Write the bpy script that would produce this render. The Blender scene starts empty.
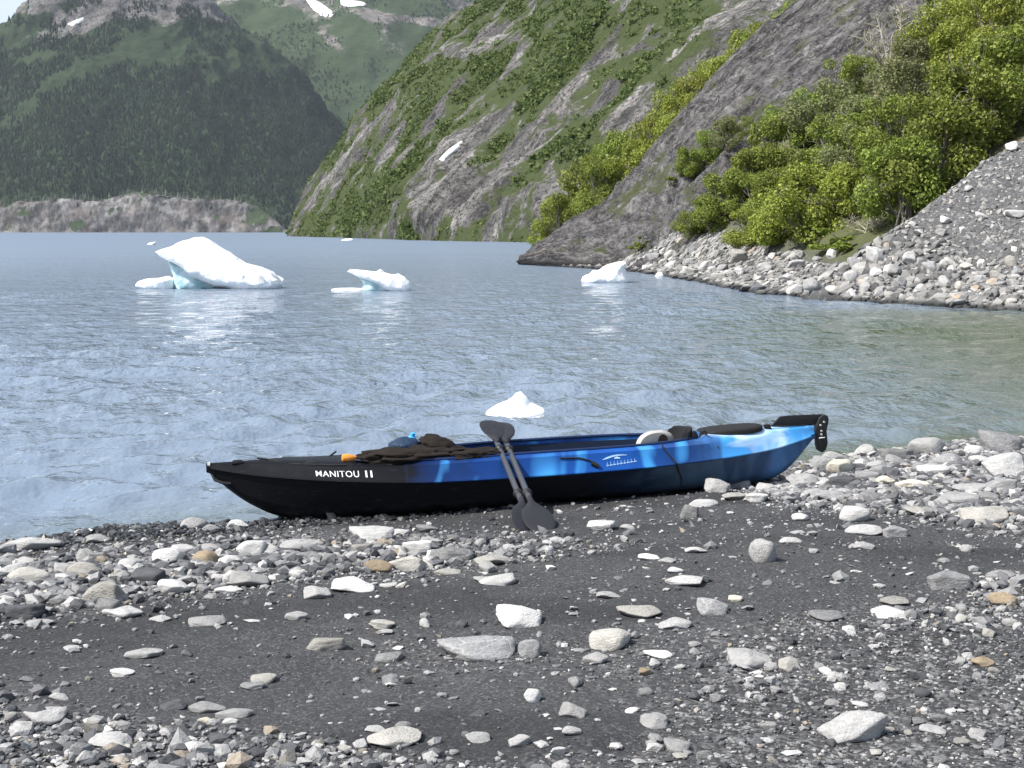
import bpy, bmesh, math, random
import numpy as np
from mathutils import Vector, Matrix
from mathutils.bvhtree import BVHTree
R = math.radians
rng = np.random.default_rng(7); random.seed(7)
SC = bpy.context.scene; COL = SC.collection

# ------------------------------------------------------------------ camera
F = 1024 * 50 / 36.0
PITCH = math.atan(152.5 / F)
EYE = 1.75
cp, sp = math.cos(PITCH), math.sin(PITCH)
def ray(px, py):
    rx, uy = (px - 512) / F, (384 - py) / F
    return np.array([rx, cp + uy * sp, -sp + uy * cp])
def P(px, py, d):
    r = ray(px, py); return np.array([r[0] / r[1] * d, d, EYE + r[2] / r[1] * d])
def proj(V):
    V = np.asarray(V, float); x, y, z = V[..., 0], V[..., 1], V[..., 2] - EYE
    f = y * cp - z * sp; u = y * sp + z * cp
    f = np.where(np.abs(f) < 1e-6, 1e-6, f)
    return 512 + F * x / f, 384 - F * u / f
cam = bpy.data.cameras.new('camera'); co = bpy.data.objects.new('camera', cam); COL.objects.link(co)
cam.lens = 50; cam.sensor_width = 36; cam.clip_end = 20000; cam.clip_start = .05
co.location = (0, 0, EYE); co.rotation_euler = (math.pi / 2 - PITCH, 0, 0); SC.camera = co

# ------------------------------------------------------------------ noise
_pr = np.random.default_rng(3)
_perm = _pr.permutation(256); _perm = np.concatenate([_perm, _perm, _perm])
_g = _pr.normal(size=(256, 3)); _g /= np.linalg.norm(_g, axis=1)[:, None]
def perlin(Q, seed=0):
    Q = np.asarray(Q, float) + seed * 17.31
    I = np.floor(Q).astype(int); f = Q - I; I &= 255
    u = f ** 3 * (f * (f * 6 - 15) + 10); out = np.zeros(len(Q))
    for dx in (0, 1):
        for dy in (0, 1):
            for dz in (0, 1):
                h = _perm[_perm[_perm[(I[:, 0] + dx) & 255] + ((I[:, 1] + dy) & 255)] + ((I[:, 2] + dz) & 255)]
                d = _g[h]
                dot = d[:, 0] * (f[:, 0] - dx) + d[:, 1] * (f[:, 1] - dy) + d[:, 2] * (f[:, 2] - dz)
                w = (u[:, 0] if dx else 1 - u[:, 0]) * (u[:, 1] if dy else 1 - u[:, 1]) * (u[:, 2] if dz else 1 - u[:, 2])
                out += dot * w
    return out * 1.5
def fbm(Q, o=4, seed=0, gain=.5):
    Q = np.asarray(Q, float); s = np.zeros(len(Q)); a = 1.0
    for k in range(o):
        s += a * perlin(Q * 2 ** k, seed + k); a *= gain
    return s
def ridged(Q, o=4, seed=0):
    Q = np.asarray(Q, float); s = np.zeros(len(Q)); a = .5
    for k in range(o):
        s += a * (1 - 2 * np.abs(perlin(Q * 2 ** k, seed + k))); a *= .5
    return s
def sstep(a, b, x):
    t = np.clip((x - a) / (b - a), 0, 1); return t * t * (3 - 2 * t)
def v3(x, y, z=None):
    x = np.asarray(x, float); return np.stack([x, np.broadcast_to(y, x.shape), np.zeros_like(x) if z is None else np.broadcast_to(z, x.shape)], -1)

# ------------------------------------------------------------------ mesh helpers
def mesh_np(name, V, Fc, smooth=True):
    V = np.asarray(V, np.float32); Fc = np.asarray(Fc, np.int32); k = Fc.shape[1]
    me = bpy.data.meshes.new(name)
    me.vertices.add(len(V)); me.vertices.foreach_set('co', V.ravel())
    me.loops.add(Fc.size); me.loops.foreach_set('vertex_index', Fc.ravel())
    me.polygons.add(len(Fc)); me.polygons.foreach_set('loop_start', np.arange(0, Fc.size, k, dtype=np.int32))
    me.polygons.foreach_set('use_smooth', np.full(len(Fc), smooth))
    me.update(calc_edges=True)
    return me
def attr(me, name, vals):
    a = me.attributes.new(name, 'FLOAT', 'POINT'); a.data.foreach_set('value', np.asarray(vals, np.float32))
def link(name, me, m=None, parent=None, **kw):
    o = bpy.data.objects.new(name, me); COL.objects.link(o)
    if m is not None and me is not None and not me.materials: me.materials.append(m)
    if parent: o.parent = parent
    for k, v in kw.items(): o[k] = v
    return o
def tag(o, label, cat, group=None):
    o['label'] = label; o['category'] = cat
    if group: o['group'] = group
    return o
def empty(name, loc, rz=0):
    o = bpy.data.objects.new(name, None); COL.objects.link(o); o.location = loc; o.rotation_euler = (0, 0, rz); o.empty_display_size = .1
    return o
def grid_faces(nu, nv):
    i = np.arange(nu * nv).reshape(nv, nu)
    return np.stack([i[:-1, :-1], i[:-1, 1:], i[1:, 1:], i[1:, :-1]], -1).reshape(-1, 4)
class MB:
    "collects pieces into ONE mesh"
    def __init__(s): s.v = []; s.f = []
    def add(s, V, Fc):
        n = len(s.v); s.v += [tuple(map(float, p)) for p in V]; s.f += [tuple(int(i) + n for i in f) for f in Fc]; return s
    def tube(s, pts, rad, n=8, cap=True):
        pts = [np.array(p, float) for p in pts]; rad = rad if hasattr(rad, '__len__') else [rad] * len(pts)
        V = []; Fc = []; up = np.array([0, 0, 1.])
        for i, p in enumerate(pts):
            t = pts[min(i + 1, len(pts) - 1)] - pts[max(i - 1, 0)]; t = t / (np.linalg.norm(t) + 1e-9)
            a = np.cross(t, up if abs(t[2]) < .95 else np.array([1., 0, 0])); a /= np.linalg.norm(a) + 1e-9; b = np.cross(t, a)
            for k in range(n):
                w = 2 * math.pi * k / n; V.append(p + rad[i] * (a * math.cos(w) + b * math.sin(w)))
        for i in range(len(pts) - 1):
            for k in range(n):
                Fc.append((i * n + k, i * n + (k + 1) % n, (i + 1) * n + (k + 1) % n, (i + 1) * n + k))
        if cap: Fc.append(tuple(range(n))[::-1]); Fc.append(tuple((len(pts) - 1) * n + k for k in range(n)))
        return s.add(V, Fc)
    def prism(s, poly, y0, y1):
        "polygon in xz, extruded along y"
        n = len(poly); V = [(x, y0, z) for x, z in poly] + [(x, y1, z) for x, z in poly]
        Fc = [tuple(range(n)), tuple(range(2 * n - 1, n - 1, -1))] + [(i, i + n, (i + 1) % n + n, (i + 1) % n) for i in range(n)]
        return s.add(V, Fc)
    def loft(s, rings, closed=True, caps=True):
        n = len(rings[0]); V = [p for r in rings for p in r]; Fc = []
        for i in range(len(rings) - 1):
            for k in range(n if closed else n - 1):
                Fc.append((i * n + k, i * n + (k + 1) % n, (i + 1) * n + (k + 1) % n, (i + 1) * n + k))
        if caps: Fc.append(tuple(range(n))[::-1]); Fc.append(tuple((len(rings) - 1) * n + k for k in range(n)))
        return s.add(V, Fc)
    def build(s, name, m, parent=None, smooth=True, bevel=0, sharp=40):
        me = bpy.data.meshes.new(name); me.from_pydata(s.v, [], s.f)
        bm = bmesh.new(); bm.from_mesh(me); bmesh.ops.recalc_face_normals(bm, faces=bm.faces)
        if bevel:
            es = [e for e in bm.edges if len(e.link_faces) == 2 and e.calc_face_angle() > R(35)]
            bmesh.ops.bevel(bm, geom=es, offset=bevel, segments=2, profile=.6, affect='EDGES', clamp_overlap=True)
        for e in bm.edges: e.smooth = not (len(e.link_faces) == 2 and e.calc_face_angle() > R(sharp))
        for f in bm.faces: f.smooth = smooth
        bm.to_mesh(me); bm.free()
        return link(name, me, m, parent)
def ico(sub):
    bm = bmesh.new(); bmesh.ops.create_icosphere(bm, subdivisions=sub, radius=1)
    V = np.array([v.co[:] for v in bm.verts]); Fc = np.array([[v.index for v in f.verts] for f in bm.faces]); bm.free(); return V, Fc
ICO = {k: ico(k) for k in (1, 2, 3, 4, 5)}

# ------------------------------------------------------------------ materials
class NT:
    def __init__(s, name, kind='mat'):
        s.m = bpy.data.materials.new(name); s.m.use_nodes = True; s.t = s.m.node_tree; s.t.nodes.clear()
        s.out = s.n('ShaderNodeOutputMaterial')
    def n(s, ty, **kw):
        nd = s.t.nodes.new(ty)
        for k, v in kw.items():
            if k in nd.inputs: s.set(nd.inputs[k], v)
            else: setattr(nd, k, v)
        return nd
    def set(s, inp, v):
        if hasattr(v, 'is_output'): s.t.links.new(v, inp)
        elif hasattr(v, 'outputs'): s.t.links.new(v.outputs[0], inp)
        else: inp.default_value = v
    def noise(s, vec, scale, det=4, rough=.55, dist=0):
        nd = s.n('ShaderNodeTexNoise', Scale=scale, Detail=det, Roughness=rough, Distortion=dist); s.set(nd.inputs['Vector'], vec); return nd.outputs['Fac']
    def voro(s, vec, scale, feature='F1', out='Distance', rand=1):
        nd = s.n('ShaderNodeTexVoronoi', feature=feature); nd.inputs['Scale'].default_value = scale; nd.inputs['Randomness'].default_value = rand
        s.set(nd.inputs['Vector'], vec); return nd.outputs[out]
    def ramp(s, fac, stops, interp='LINEAR'):
        nd = s.n('ShaderNodeValToRGB'); s.set(nd.inputs[0], fac); e = nd.color_ramp.elements; nd.color_ramp.interpolation = interp
        while len(e) < len(stops): e.new(.5)
        for i, (p, c) in enumerate(stops):
            e[i].position = p; e[i].color = (c, c, c, 1) if not hasattr(c, '__len__') else (*c, 1)
        return nd.outputs[0]
    def mix(s, fac, a, b, bt='MIX'):
        nd = s.n('ShaderNodeMix', data_type='RGBA', blend_type=bt)
        for i, v in ((0, fac), (6, a), (7, b)):
            if isinstance(v, tuple) and len(v) == 3: v = (*v, 1)
            s.set(nd.inputs[i], v)
        return nd.outputs[2]
    def math(s, op, a, b=0, clamp=False):
        nd = s.n('ShaderNodeMath', operation=op, use_clamp=clamp); s.set(nd.inputs[0], a); s.set(nd.inputs[1], b); return nd.outputs[0]
    def obj(s): return s.n('ShaderNodeTexCoord').outputs['Object']
    def attr(s, name): return s.n('ShaderNodeAttribute', attribute_name=name).outputs['Fac']
    def mapping(s, vec, rot=(0, 0, 0), scale=(1, 1, 1)):
        nd = s.n('ShaderNodeMapping'); s.set(nd.inputs[0], vec); nd.inputs['Rotation'].default_value = rot; nd.inputs['Scale'].default_value = scale; return nd.outputs[0]
    def bump(s, h, dist=.01, st=1, nrm=None):
        nd = s.n('ShaderNodeBump', Height=h, Distance=dist, Strength=st)
        if nrm is not None: s.set(nd.inputs['Normal'], nrm)
        return nd.outputs[0]
    def bsdf(s, col, rough=.8, normal=None, spec=.3, **kw):
        nd = s.n('ShaderNodeBsdfPrincipled')
        if isinstance(col, tuple) and len(col) == 3: col = (*col, 1)
        s.set(nd.inputs['Base Color'], col); s.set(nd.inputs['Roughness'], rough); nd.inputs['Specular IOR Level'].default_value = spec
        if normal is not None: s.set(nd.inputs['Normal'], normal)
        for k, v in kw.items(): s.set(nd.inputs[k], v)
        s.t.links.new(nd.outputs[0], s.out.inputs[0]); return nd
def plastic(name, col, rough=.45, bump=.0005, scale=300, spec=.4):
    t = NT(name); c = t.obj(); n = t.noise(c, 9, 5)
    k = t.mix(n, tuple(x * .8 for x in col), tuple(min(1, x * 1.2) for x in col))
    t.bsdf(k, t.ramp(t.noise(c, 25, 3), [(.3, rough - .08), (.7, rough + .12)]), t.bump(t.noise(c, scale, 2), bump), spec); return t.m
# ------------------------------------------------------------------ near beach
WL = np.array([(-60, -22), (-20, -.6), (-14, 2.4), (-6, 6.3), (-2.86, 7.95), (-2.24, 8.27), (-1.53, 8.50), (-.2, 9.1), (1.2, 10.2), (2.42, 10.75), (3.35, 11.2), (4.2, 11.65), (8, 14.2), (13, 18), (18, 21), (24, 23), (30, 24), (60, 26)], float)
def sdist(x, y):
    wob = .10 * np.sin(x * 2.3) + .06 * np.sin(x * 5.1 + 1)
    return (np.interp(x, WL[:, 0], WL[:, 1]) + wob - y) * .86
_SP = np.array([-6, -2, -.5, 0, .35, .8, 1.6, 2.6, 4.2, 7, 12, 25, 60]); _SZ = np.array([-1.5, -.5, -.07, 0, .045, .075, .15, .225, .30, .40, .55, 1.1, 3.])
def hb(x, y):
    x = np.asarray(x, float); y = np.asarray(y, float); s = sdist(x, y); z = np.interp(s, _SP, _SZ)
    Q = v3(x, y)
    n = .030 * fbm(Q * .9, 3, 1) + .012 * fbm(Q * 3.1, 3, 5)
    z = z + n * sstep(.1, 1.2, s)
    st = s + .25 * fbm(Q * np.array([.7, .7, 1]), 2, 9)
    z = z + .022 * (sstep(1.55, 1.68, st) - sstep(1.0, 1.6, st)) * sstep(.5, -1.2, x)      # low wash step in the sand
    pile = np.exp(-((s - .55) / .7) ** 2) * sstep(1.7, 3.2, x)                             # cobble berm by the stern
    return z + .05 * pile
def axis(a, b, fine0, fine1, h, g=1.18):
    c = list(np.arange(fine0, fine1, h)); s = h
    x = fine0
    lo = []
    while x > a: s *= g; x -= s; lo.append(x)
    s = h; x = c[-1]; hi = []
    while x < b: s *= g; x += s; hi.append(x)
    return np.array(lo[::-1] + c + hi)
ax = axis(-34, 30, -4.4, 5.6, .028); ay = axis(-14, 24, 3.2, 13.5, .028)
X, Y = np.meshgrid(ax, ay); xf, yf = X.ravel(), Y.ravel()
S = sdist(xf, yf); Q = v3(xf, yf)
Z = hb(xf, yf) + .004 * fbm(Q * 14, 3, 21) * sstep(-.1, .3, S)
me = mesh_np('beach', np.stack([xf, yf, Z], 1), grid_faces(len(ax), len(ay)))
attr(me, 'wet', 1 - sstep(.12, .75, S + .18 * fbm(Q * 1.7, 3, 33)))
attr(me, 'damp', sstep(-.1, .45, fbm(v3(xf * .45, yf * 1.1), 4, 41)))
# gravel density in the sand (used by the material and the loose pebbles)
def gravel(x, y):
    px, py = proj(np.stack([x, y, hb(x, y)], -1)); nz = fbm(v3(x * 1.1, y * 1.3), 3, 51)
    d = .05 + .05 * sstep(0, .6, nz)
    yc = np.interp(px, [-200, 0, 250, 480, 620], [612, 590, 562, 552, 545]); wd = np.interp(px, [0, 250, 500, 620], [36, 28, 18, 8])
    band = np.exp(-((py - yc) / wd) ** 2 * 1.0) * np.interp(px, [300, 520, 660], [1, .65, .12])
    lo = np.interp(px, [-200, 0, 200, 330, 480, 640, 720, 1024, 1300], [660, 690, 712, 735, 752, 735, 640, 575, 560])
    low = sstep(-14, 26, py - lo + 26 * nz) * np.interp(px, [0, 400, 620, 720, 1024], [1, .9, .5, .75, .8])
    mid = .33 * np.exp(-((py - 655 - 14 * nz) / 26) ** 2) * sstep(260, 420, px) + .25 * sstep(520, 700, px) * sstep(590, 640, py)
    pile = sstep(18, -6, py - np.interp(px, [700, 760, 900, 1024, 1300], [478, 496, 512, 530, 540])) * sstep(690, 800, px)
    return np.clip(np.maximum.reduce([d + 0 * px, band, low, mid, pile]), 0, 1)
attr(me, 'gravel', gravel(xf, yf))
t = NT('dark_beach_sand'); c = t.obj()
big = t.noise(c, 2.2, 6); fine = t.noise(c, 140, 3, .7)
cell = t.n('ShaderNodeTexVoronoi'); cell.inputs['Scale'].default_value = 62; t.set(cell.inputs['Vector'], t.mapping(c, scale=(1, 1, .4)))
cell2 = t.n('ShaderNodeTexVoronoi'); cell2.inputs['Scale'].default_value = 150; t.set(cell2.inputs['Vector'], c)
sand = t.mix(big, (.020, .0205, .0225), (.039, .0397, .043))
sand = t.mix(t.math('MULTIPLY', fine, .6), sand, (.066, .067, .072))
grit = t.ramp(t.n('ShaderNodeSeparateColor', Color=cell2.outputs['Color']).outputs[0], [(0, .016), (.55, .048), (.86, .12), (1, .32)])
sand = t.mix(.30, sand, grit)
gcol = t.ramp(t.n('ShaderNodeSeparateColor', Color=cell.outputs['Color']).outputs[1], [(0, .022), (.45, .06), (.75, .14), (1, .32)])
gf = t.math('MULTIPLY', t.attr('gravel'), t.ramp(t.noise(c, 11, 3), [(.35, 0), (.6, 1)]), True)
sand = t.mix(gf, sand, gcol)
sand = t.mix(t.math('MULTIPLY', t.attr('damp'), .45), sand, (.014, .0145, .016))
sand = t.mix(t.math('MULTIPLY', t.attr('wet'), .6), sand, (.012, .0125, .014))
hh = t.math('ADD', t.math('MULTIPLY', fine, .25), t.math('MULTIPLY', t.math('SUBTRACT', 1, cell.outputs['Distance']), t.math('ADD', t.math('MULTIPLY', gf, 1.2), .18)))
hh = t.math('ADD', hh, t.math('MULTIPLY', t.noise(c, 26, 5), 1.3))
rg = t.mix(t.attr('wet'), (.92,) * 3, (.38,) * 3)
t.bsdf(sand, rg, t.bump(hh, .010, .9), .25)
link('beach', me, t.m, kind='structure')

# ------------------------------------------------------------------ water
nr, na = 1250, 860
rr = 4.5 * (9000 / 4.5) ** (np.linspace(0, 1, nr) ** 1.0); aa = np.linspace(R(-52), R(52), na)
A, RR = np.meshgrid(aa, rr); xw = (RR * np.sin(A)).ravel(); yw = (RR * np.cos(A)).ravel(); rw = RR.ravel()
zw = np.zeros_like(xw); wr = np.random.default_rng(11)
sp_ = rw * math.log(9000 / 4.5) / nr
for k in range(90):
    lam = .16 * (1.5 / .16) ** (wr.random() ** 1.3); th = R(-62) + wr.normal() * R(42); kx, ky = math.cos(th) * 2 * math.pi / lam, math.sin(th) * 2 * math.pi / lam
    w = .0062 * lam ** .88 * (.6 + .8 * wr.random())
    ph = wr.random() * 6.28; s_ = np.sin(kx * xw + ky * yw + ph)
    zw += w * (s_ + .25 * s_ * s_) * sstep(3, 6, lam / sp_)
zw *= .55 + .65 * sstep(-.3, .5, fbm(v3(xw * .11, yw * .06), 3, 61))
so = -sdist(xw, yw)
zw *= .35 + .65 * sstep(0, 1.6, so)
near = (rw < 30)
crest = np.exp(-((so - .62 - .08 * np.sin(xw * 2)) / .13) ** 2) * sstep(-2.9, -2.3, xw) * sstep(-1.35, -1.9, xw)
zw += near * .055 * crest + near * .018 * np.exp(-((so - 1.5 - .15 * np.sin(xw * 1.3)) / .2) ** 2) * sstep(1.5, -1, xw)
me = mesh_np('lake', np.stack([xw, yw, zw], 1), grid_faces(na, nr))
attr(me, 'cove_reflect_shallow', sstep(0, 1, np.exp(-((np.maximum(xw - 3.5 - .06 * yw, -30) - 4.4) / 5.6) ** 2) * sstep(40, 24, yw + 3 * fbm(v3(xw * .2, yw * .2), 2, 69)) + sstep(.9, .1, so) * .35)); attr(me, 'chop', .30 + .70 * sstep(math.log(9), math.log(26), np.log(rw))); attr(me, 'reach', sstep(math.log(22), math.log(260), np.log(rw)))  # cove part: hillside reflection painted into the water colour; shore strip: shallows
t = NT('glacial_lake_water'); c = t.obj()
silt_reflect = t.mix(t.noise(t.mapping(c, scale=(.05, .05, 0)), 1, 3), (.145, .188, .248), (.168, .212, .272)); silt_reflect = t.mix(t.attr('cove_reflect_shallow'), silt_reflect, (.078, .094, .055))  # olive cove tone paints in the green hillside's reflection
w1 = t.noise(t.mapping(c, rot=(0, 0, R(-20)), scale=(1.1, .85, 0)), 3.4, 3, .6); w2 = t.noise(t.mapping(c, scale=(1.1, .8, 0)), 1.1, 3, .55); w3 = t.noise(t.mapping(c, scale=(1, 1.3, 0)), .16, 3, .6)
b = t.bump(w3, .5, .3); b = t.bump(t.math('MULTIPLY', w2, t.attr('chop')), .15, .9, b); b = t.bump(t.math('MULTIPLY', w1, t.attr('chop')), .15, 1, b)
t.bsdf(silt_reflect, t.math('ADD', .05, t.math('MULTIPLY', t.attr('reach'), .33)), b, .5, IOR=1.33)
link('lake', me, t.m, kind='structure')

# ------------------------------------------------------------------ sheets from columns of 3-D control points
def resample(pts, n, t=None):
    pts = np.asarray(pts, float)
    k = np.linspace(0, len(pts) - 1, n) if t is None else t
    i = np.clip(np.floor(k).astype(int), 0, len(pts) - 2); f = (k - i)[:, None]
    p0 = pts[np.clip(i - 1, 0, None)]; p1 = pts[i]; p2 = pts[i + 1]; p3 = pts[np.clip(i + 2, None, len(pts) - 1)]
    m1 = (p2 - p0) / 2; m2 = (p3 - p1) / 2
    return ((2 * f ** 3 - 3 * f ** 2 + 1) * p1 + (f ** 3 - 2 * f ** 2 + f) * m1 + (-2 * f ** 3 + 3 * f ** 2) * p2 + (f ** 3 - f ** 2) * m2)
def sheet(rows, nu, nv):
    "rows: list of equal-length lists of 3-D points (bottom to top)"
    G = np.array([resample(r, nu) for r in rows])
    G = np.stack([resample(G[:, j], nv) for j in range(nu)], 1)
    N = np.cross(np.gradient(G, axis=1), np.gradient(G, axis=0)); N /= np.linalg.norm(N, axis=2, keepdims=True) + 1e-9
    u, v = np.meshgrid(np.linspace(0, 1, nu), np.linspace(0, 1, nv))
    return G.reshape(-1, 3), N.reshape(-1, 3), u.ravel(), v.ravel()
def bvh_of(V, Fc): return BVHTree.FromPolygons([Vector(p) for p in V], [tuple(f) for f in Fc])
def tri_scatter(V, Fc, n, w=None, r=rng):
    "random points on quads, weighted by area x per-vertex weight"
    a, b, c_, d = (V[Fc[:, i]] for i in range(4))
    ar = np.linalg.norm(np.cross(c_ - a, d - b), axis=1) * .5
    if w is not None: ar = ar * w[Fc].mean(1)
    i = r.choice(len(Fc), n, p=ar / ar.sum()); s, t_ = r.random(n)[:, None], r.random(n)[:, None]
    p = (a[i] * (1 - s) + b[i] * s) * (1 - t_) + (d[i] * (1 - s) + c_[i] * s) * t_
    nn = np.cross(c_[i] - a[i], d[i] - b[i]); nn /= np.linalg.norm(nn, axis=1)[:, None] + 1e-9
    return p, nn
def blobs(px, py, L):
    s = np.zeros_like(px)
    for (x, y, rx, ry, ang, w) in L:
        ca, sa = math.cos(R(ang)), math.sin(R(ang)); dx, dy = px - x, py - y
        s += w * np.exp(-(((dx * ca + dy * sa) / rx) ** 2 + ((-dx * sa + dy * ca) / ry) ** 2))
    return s
def rock_face_mat(name, veg_a, veg_b, rock_stops, across, s, streak=1, bump_d=1.0, bare=None):
    "vegetation (attribute 'veg') over striated rock; object coordinates rotated so that the strata climb the slope"
    t = NT(name); c = t.obj(); m = t.mapping(c, rot=across, scale=(.22 * s, s, s * .6))
    if streak == 2: m = t.n('ShaderNodeCombineXYZ', X=t.math('MULTIPLY', t.attr('al'), .16 * s), Y=t.math('MULTIPLY', t.attr('ac'), s), Z=0.0).outputs[0]
    n1 = t.noise(m, 1, 7, .65); n2 = t.noise(m, 5, 6, .7); n3 = t.noise(c, s * 3.1, 6, .7)
    rk = t.ramp(t.math('ADD', t.math('MULTIPLY', n1, .55), t.math('MULTIPLY', n2, .45)), rock_stops)
    rk = t.mix(t.ramp(n3, [(.35, 0), (.75, .55)]), rk, tuple(x * .55 for x in rock_stops[1][1]))
    vg = t.mix(t.noise(c, s * 2.1, 6, .7), veg_a, veg_b)
    ck = t.noise(t.mapping(c, scale=(1, 1, 1.3)), s * 7, 5, .75); rk = t.mix(t.ramp(ck, [(.40, .85), (.50, 0)]), rk, tuple(x * .5 for x in rock_stops[0][1]))
    ln_ = t.noise(m, 2.2, 5, .7); rk = t.mix(t.ramp(ln_, [(.478, 0), (.498, .85), (.518, 0)]), rk, tuple(x * .4 for x in rock_stops[0][1]))
    brk = t.math('ADD', t.attr('veg'), t.math('MULTIPLY', t.math('SUBTRACT', n3, .5), .9))
    col = t.mix(t.ramp(brk, [(.40, 0), (.56, 1)]), rk, vg)
    h = t.math('ADD', t.math('MULTIPLY', n2, .7), t.math('MULTIPLY', n3, .6))
    t.bsdf(col, .92, t.bump(h, bump_d, 1), .15); return t.m

# ------------------------------------------------------------------ far mountains (about 3 km away)
def columns(cols, base_y, d0, d1, nt):
    xs = [c_[0] for c_ in cols]
    rows = []
    for k in range(nt + 1):
        q = k / nt; rows.append([P(x, base_y + (y - base_y) * q, d0 + (d1 - d0) * q ** 1.1) for x, y in cols])
    rows.append([P(x, y, d1) + np.array([0, 500, -60.]) for x, y in cols]); rows.append([P(x, y, d1) + np.array([0, 1300, -420.]) for x, y in cols])
    return rows
dome = [(-900, 190), (-600, 120), (-400, 85), (-200, 60), (-80, 47), (0, 33), (40, 0), (75, -18), (110, -30), (170, -20), (205, 5), (235, 30), (262, 50), (290, 76), (312, 100), (332, 124), (348, 150), (380, 185), (470, 215), (620, 228)]
nu, nv = 420, 230
V, N, u, v = sheet(columns(dome, 233.5, 2850, 3400, 5), nu, nv)
dsp = 26 * fbm(V / 210, 5, 3) + 4 * fbm(V / 22, 3, 6) + 15 * ridged(V * np.array([1, 1, .35]) / 95, 4, 8)
V = V + N * (dsp * sstep(0, .06, v))[:, None]; FD = grid_faces(nu, nv); px, py = proj(V)
fn = fbm(V * np.array([1 / 120., 1 / 200., 1 / 60.]), 4, 14); fn2 = fbm(V / 45, 3, 19)
forest_w = sstep(-.25, .15, .72 - 1.25 * sstep(105, 5, py) + 1.25 * fn + .6 * fn2 + blobs(px, py, [(110, 60, 70, 10, -25, -.8), (40, 95, 60, 8, -38, -1.2), (135, 72, 40, 6, -25, -.6), (175, 85, 45, 8, -12, -.5), (20, 120, 40, 9, -42, -.9), (220, 60, 40, 9, 20, -.5), (250, 90, 60, 8, 35, -.5), (100, 95, 80, 25, -20, .5), (150, 150, 160, 50, 0, .9), (290, 140, 50, 20, 45, .6)]))
forest_w *= 1 - .85 * sstep(193, 203, py) * sstep(300, 250, px)
veg = .98 - .62 * sstep(45, 0, py + 26 * fn) - blobs(px, py, [(90, 20, 70, 10, -28, .5), (55, 25, 30, 8, -35, .4), (200, 12, 50, 8, 10, .3), (150, 15, 60, 9, 0, .35)]) + .25 * fn2
me = mesh_np('far_mountain', V, FD); attr(me, 'veg', veg)
link('far_mountain', me, rock_face_mat('far_mountain_slope', (.020, .035, .018), (.038, .056, .026), [(.3, (.09, .085, .085)), (.5, (.17, .16, .155)), (.7, (.30, .28, .26))], (0, R(35), 0), 1 / 60., bump_d=8), kind='structure')
def conifers(name, Pp, h0, h1, m):
    n = len(Pp); h = h0 + (h1 - h0) * rng.random(n) ** 1.4; k = 6; ang = np.arange(k) * 2 * math.pi / k
    Vs = []; tmpl = [(0, .0, .0), ] ; z = [(.08, .20), (.45, .13), (.38, .15), (1.0, .0)]
    ring = []
    for zz, rad in z: ring.append(np.stack([np.cos(ang) * rad, np.sin(ang) * rad, np.full(k, zz)], 1))
    T = np.concatenate(ring); fc = []
    for a, b in ((0, 1), (2, 3)):
        for j in range(k): fc.append((a * k + j, a * k + (j + 1) % k, b * k + (j + 1) % k, b * k + j))
    fc = np.array(fc)
    w = (.8 + .5 * rng.random(n))
    VV = T[None] * np.stack([h * w, h * w, h], 1)[:, None] + Pp[:, None] - np.array([0, 0, .5])
    VV += rng.normal(size=VV.shape) * (h * .025)[:, None, None]
    FF = (fc[None] + (np.arange(n) * len(T))[:, None, None]).reshape(-1, 4)
    return link(name, mesh_np(name, VV.reshape(-1, 3), FF, False), m, kind='stuff')
t = NT('spruce_needles'); isl = t.n('ShaderNodeNewGeometry').outputs['Random Per Island']
co_ = t.obj(); sc_ = t.mix(t.ramp(t.noise(co_, .008, 5, .65), [(.42, 0), (.66, 1)]), t.ramp(isl, [(0, (.009, .016, .012)), (.6, (.013, .022, .015)), (.9, (.019, .031, .018)), (1, (.036, .048, .03))]), t.ramp(isl, [(0, (.013, .021, .013)), (.6, (.021, .032, .018)), (1, (.044, .057, .03))])); t.bsdf(sc_, .9, None, .15); spruce = t.m
vis = forest_w * (px > -260) * (px < 420) * (py < 236) * (v < .78)
pf, _ = tri_scatter(V, FD, 46000, vis + 1e-9)
conifers('forest', pf, 5, 12.5, spruce)
domeV, domeW = V, forest_w

back = [(-400, 170), (-100, 90), (40, 60), (90, -10), (160, -70), (250, -110), (330, -130), (420, -120), (520, -90), (640, -40), (800, 60), (1000, 160)]
nu, nv = 260, 170
V, N, u, v = sheet(columns(back, 233, 3700, 4600, 5), nu, nv)
V = V + N * (38 * fbm(V / 300, 5, 23) + 16 * ridged(V / 120, 4, 28))[:, None]; px, py = proj(V); FB = grid_faces(nu, nv)
fn = fbm(V / 170, 4, 34)
veg = .80 + .5 * fn - blobs(px, py, [(430, 22, 60, 6, 8, .8), (345, 8, 40, 8, 15, .45), (470, 5, 40, 10, 0, .5), (300, 5, 40, 10, 20, .4), (335, 45, 25, 6, 40, .4)])
me = mesh_np('far_ridge', V, FB); attr(me, 'veg', veg)
link('far_ridge', me, rock_face_mat('far_ridge_slope', (.034, .054, .024), (.050, .072, .032), [(.3, (.12, .11, .105)), (.5, (.2, .185, .17)), (.7, (.33, .30, .27))], (0, R(-30), 0), 1 / 90., bump_d=8), kind='structure')
backV, backF = V, FB
w2 = sstep(.12, .5, fbm(V * np.array([1 / 130., 1 / 200., 1 / 60.]), 4, 39) + blobs(px, py, [(300, 60, 60, 12, 25, .7), (260, 45, 60, 12, 25, .7), (330, 90, 30, 10, 45, .5), (350, 60, 60, 10, 20, .3), (470, 15, 40, 12, -30, .3)])) * (px > 190) * (px < 560) * (py < 200)
pf, _ = tri_scatter(V, FB, 8000, w2 + 1e-9)
conifers('conifer_woods', pf, 5, 11, spruce)

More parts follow.
